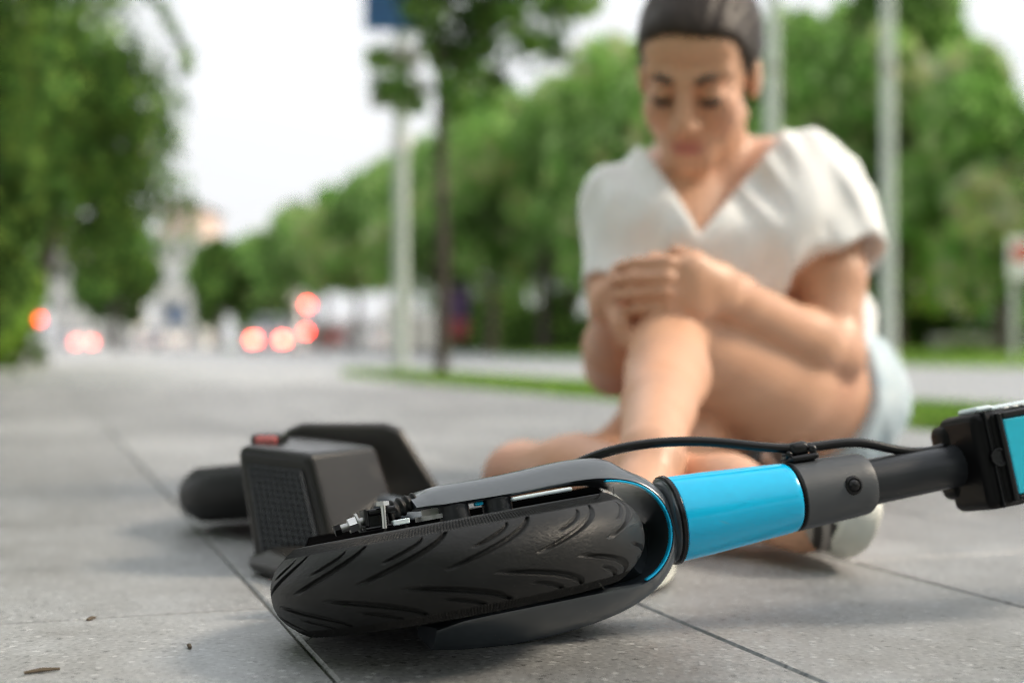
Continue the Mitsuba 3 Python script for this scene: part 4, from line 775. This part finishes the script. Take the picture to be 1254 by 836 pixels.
# drum brake gear on top of the hub
bd = unit(np.array([0.0455, 0.0, 0.0075]))
def rod(s0, s1, r, t0=-0.010, n=20, z0=0.0322):
    a0 = np.array([s0, t0, z0 + (s0 + 0.058) * 0.165]); a1 = np.array([s1, t0, z0 + (s1 + 0.058) * 0.165]); return L(tube([a0, (a0 + a1) / 2, a1], r, n))
BR = SC + '__brake_arm'
put('brake_arm', cat([L(rbox((-0.051, -0.017, 0.0275), (-0.0385, -0.004, 0.0385), 0.0015)), L(rbox((-0.053, -0.019, 0.0272), (-0.030, 0.006, 0.0292), 0.0009)), L(rbox((-0.0525, -0.0185, 0.0292), (-0.0500, -0.002, 0.0395), 0.001))]), 'satin_black', SC, smooth=40)
put('cable_bolt', rod(-0.0675, -0.048, 0.0023), 'zinc', BR, smooth=40); put('nut', rod(-0.0608, -0.0562, 0.0046, n=6), 'steel', BR); put('washer', rod(-0.0560, -0.0548, 0.0056), 'zinc', BR, smooth=40); put('end_nut', rod(-0.0690, -0.0655, 0.0034, n=6), 'matte_black', BR)
put('lever', L(rbox((-0.0500, -0.0185, 0.0350), (-0.0335, -0.0045, 0.0388), 0.0012)), 'satin_black', BR, smooth=40)
put('clamp_bolt', cat([L(tube([(-0.0425, -0.0195, 0.0270), (-0.0420, -0.0195, 0.033), (-0.0415, -0.0195, 0.0405)], 0.0015, 14)), L(tube([(-0.0416, -0.0195, 0.0396), (-0.0415, -0.0195, 0.041), (-0.0414, -0.0195, 0.0420)], 0.0040, 6))]), 'steel', BR, smooth=30)
put('guide_plate', L(rbox((-0.0375, -0.0215, 0.0274), (-0.0280, -0.0120, 0.0305), 0.0006)), 'pale_plastic', BR)
bt = [(-0.0385 + 0.0195 * q, (0.0062 - 0.0024 * q) * (1 + 0.14 * math.sin(q * 2 * np.pi * 4.5))) for q in np.linspace(0, 1, 46)]
bp0 = np.array([0, -0.008, 0]); ax_b = unit(np.array([0.94, 0.10, 0.30])); cz = np.array([-0.0385, -0.009, 0.0345])
bm = lathe([(0.0, 0.0)] + [(s - bt[0][0], r) for s, r in bt] + [(bt[-1][0] - bt[0][0], 0.0)], 28); yx = unit(np.cross(ax_b, [0, 1, 0])); put('rubber_boot', L(moved(bm, frame(cz, yx, np.cross(ax_b, yx), ax_b))), 'rubber', BR, smooth=50)
put('hub_nut', L(cat([moved(trimesh.creation.cylinder(0.0075, 0.006, sections=6), frame([-0.010, -0.004, 0.0305], [1, 0, 0], [0, 1, 0], [0, 0, 1])), moved(trimesh.creation.cylinder(0.010, 0.0025, sections=28), frame([-0.012, -0.006, 0.0285], [1, 0, 0], [0, 1, 0], [0, 0, 1]))])), 'zinc', SC + '__wheel')
for x in (0.0000, 0.0255): put('spacer', L(moved(trimesh.creation.cylinder(0.0088, 0.0100, sections=28), frame([x, -0.011, 0.0285], [1, 0, 0], [0, 1, 0], [0, 0, 1]))), 'dark_coat', SC, smooth=40)
put('side_marker', L(rbox((0.0325, -0.0212, 0.0292), (0.0690, -0.0150, 0.0316), 0.0009)), 'pale_plastic', SC, smooth=40, label='pale reflective strip under the fork leg')
put('blue_spot', L(rbox((0.0115, -0.017, 0.0302), (0.0165, -0.012, 0.0325), 0.0008)), 'blue_paint', SC)
# control head
HD = put('control_head', cat([L(rbox((0.3310, -0.030, -0.0285), (0.362, 0.014, 0.0325), 0.006, 16)), L(rbox((0.3285, 0.000, -0.020), (0.350, 0.022, 0.0285), 0.006, 12)), L(rbox((0.3420, -0.0315, -0.0270), (0.4600, 0.022, 0.0310), 0.004, 12))]), 'matte_black', SC, smooth=40)
put('seam', L(rbox((0.3385, -0.0318, -0.0282), (0.3400, 0.012, 0.0328), 0.0008)), 'satin_black', HD)
put('bezel', L(cat([rbox((0.3455, -0.0345, -0.0255), (0.3490, -0.0300, 0.0300), 0.001), rbox((0.3492, -0.0345, 0.0262), (0.4550, -0.0300, 0.0300), 0.001), rbox((0.3492, -0.0345, -0.0255), (0.4550, -0.0300, -0.0222), 0.001)])), 'satin_black', HD, smooth=40)
put('display', L(rbox((0.3494, -0.0335, -0.0218), (0.4545, -0.0300, 0.0258), 0.0012)), 'screen_blue', HD, label='bright blue panel of the control head')
put('top_highlight', L(cat([rbox((0.3370, -0.026, 0.0322), (0.3500, -0.004, 0.0360), 0.002), rbox((0.3540, -0.014, 0.0312), (0.4500, 0.006, 0.0352), 0.002)])), 'pale_plastic', HD, smooth=40)  # pale strips that stand in for the white highlight on the block top
put('button', L(cat([rbox((0.3560 + q * 0.0068, -0.0270, 0.0308), (0.3605 + q * 0.0068, -0.0200, 0.0332), 0.001) for q in range(12)])), 'zinc', HD, smooth=40)
put('keyhole', L(moved(lathe([(0, 0.006), (0.0012, 0.0058), (0.0012, 0.0044), (0.0003, 0.004), (0.0003, 0)], 28), frame([0.3425, -0.0316, 0.003], [1, 0, 0], [0, 0, 1], [0, -1, 0]))), 'satin_black', HD, smooth=30)
# deck, seen end on behind the front wheel
def lean(p, dz): return np.array(p) + np.array([-0.18, 0.14, 0.97]) * dz
def hull_ring(top, low, r): return hull_pts(list(top) + list(low), r, 14)
top = [at(306, 557, 1.098), at(379, 566, 1.072), at(449, 558, 1.125), at(366, 546, 1.19)]
low = [lean(t, -(t[2] - 0.008) / 0.97) for t in top]; low[2] = low[2] + [0.012, 0, 0]; low[1] = low[1] + [0.006, 0, 0]
DK = put('deck', man2tm(hull_ring(top, low, 0.008)), 'dusty_plastic', SC, smooth=40)
put('shade_plate', man2tm(hull_pts([(-0.190, 1.065, 0.008), (-0.176, 1.058, 0.014), (-0.130, 0.985, 0.008), (-0.118, 0.990, 0.014), (-0.090, 1.09, 0.008), (-0.085, 1.10, 0.018), (-0.175, 1.15, 0.008)], 0.007, 12)), 'dusty_plastic', DK, smooth=40)  # dark plate added low down, standing in for contact shade under the deck
# raised ribs of the grille on the end face
a0, a1, b0, b1 = top[0], top[1], low[0], low[1]; gx = unit(a1 - a0); gz = unit(b0 - a0); gn = unit(np.cross(gx, gz)); gn = -gn if gn[1] > 0 else gn
def gp(u, v, o): return (a0 * (1 - u) + a1 * u) * (1 - v) + (b0 * (1 - u) + b1 * u) * v + gn * (0.008 + o)
ribs = []
for u in np.linspace(0.10, 0.94, 10): ribs.append(man2tm(m3.Manifold.hull_points(np.array([gp(u + du, v, o) for du in (-0.014, 0.014) for v in (0.09, 0.97) for o in (-0.0005, 0.0030)]))))
for v in np.linspace(0.09, 0.97, 15): ribs.append(man2tm(m3.Manifold.hull_points(np.array([gp(u, v + dv, o) for u in (0.09, 0.95) for dv in (-0.008, 0.008) for o in (-0.0005, 0.0026)]))))
put('grille_back', man2tm(m3.Manifold.hull_points(np.array([gp(u, v, o) for u in (0.07, 0.97) for v in (0.07, 0.985) for o in (-0.001, 0.0004)]))), 'matte_black', DK)
put('grille', cat(ribs), 'grey_coat', DK, label='square mesh grille on the end of the deck')
put('neck', tube(spline([WC + S * 0.118 + Tv * 0.012 + [0, 0, -0.012], WC + S * 0.06 + Tv * 0.13 + [0, 0, -0.012], [-0.06, 1.06, 0.030], [-0.13, 1.14, 0.036]], 20), 0.019, 16), 'fork_paint', SC, smooth=40)
RW = np.array([-0.205, 1.345, 0.0]); RWa = unit([-0.10, 0.06, 0.99]); rx_ = unit(np.cross([0, 1, 0], RWa)); RW[2] = 0.0395
RF = frame(RW, rx_, np.cross(RWa, rx_), RWa)
put('tyre', moved(tyre(False, 400, 40), RF), 'rubber', SC + '__wheel_001', smooth=True, label='rear tyre')
put('rim', moved(lathe([(-0.019, 0.0), (-0.0185, 0.069), (0.0185, 0.069), (0.022, 0.05), (0.022, 0.0)], 48), RF), 'satin_black', SC + '__wheel_001', smooth=40)
# rear mudguard over the rear wheel
mg0 = [(-0.186, 0.094), (-0.176, 0.0985), (-0.108, 0.0985), (-0.098, 0.0945), (-0.067, 0.046), (-0.058, 0.004), (-0.170, 0.004)]
d_ = unit([-0.22, 0.97, 0]); fr = [np.array([x, 1.205, z]) for x, z in mg0]; bk_ = [np.array([p[0], p[1], 0.004 + (p[2] - 0.004) * 0.72]) + d_ * 0.26 for p in fr]
fender = hull_pts(fr + bk_, 0.007, 14)
cyl = m3.Manifold.cylinder(0.056, 0.113, 0.113, 64, True).transform(RF[:3, :4])
fender = fender - cyl
put('mudguard', man2tm(fender), 'dusty_plastic', SC, smooth=35)
c = at(328, 541, 1.125); lk = put('rear_light', rbox(c - [0.0125, 0.008, 0.008], c + [0.0125, 0.03, 0.0065], 0.003), 'satin_black', SC, smooth=40)
put('lens', rbox(c - [0.0085, 0.0105, 0.0012], c + [0.0085, -0.004, 0.0052], 0.0016), 'red_lens', lk, smooth=40)
# crumbs on the paving
plain('twig_brown', (0.10, 0.075, 0.05), 0.8); plain('leaf_dry', (0.22, 0.17, 0.10), 0.8)
def on_ground(px, py): d = H * F / (py - HY); return np.array([(px - CX) / F * d, d, 0.0])
for (px, py, ln, an, m_, lb) in [(52, 822, 0.009, 0.5, 'twig_brown', 'short brown twig on the paving at the lower left corner'), (112, 758, 0.004, 1.2, 'twig_brown', 'brown crumb on the paving beside a slab joint at the lower left'), (232, 792, 0.0035, 2.0, 'twig_brown', 'small dark crumb on the paving left of the front wheel')]:
    c = on_ground(px, py); u_ = np.array([math.cos(an), math.sin(an), 0]) * ln; t = thing('ground_litter', lb, 'litter', None)
    put('scrap', tube([c - u_ + [0, 0, 0.0006], c + [0, 0, 0.0012], c + u_ + [0, 0, 0.0008]], [0.0008, 0.0013, 0.0007], 6), m_, t)
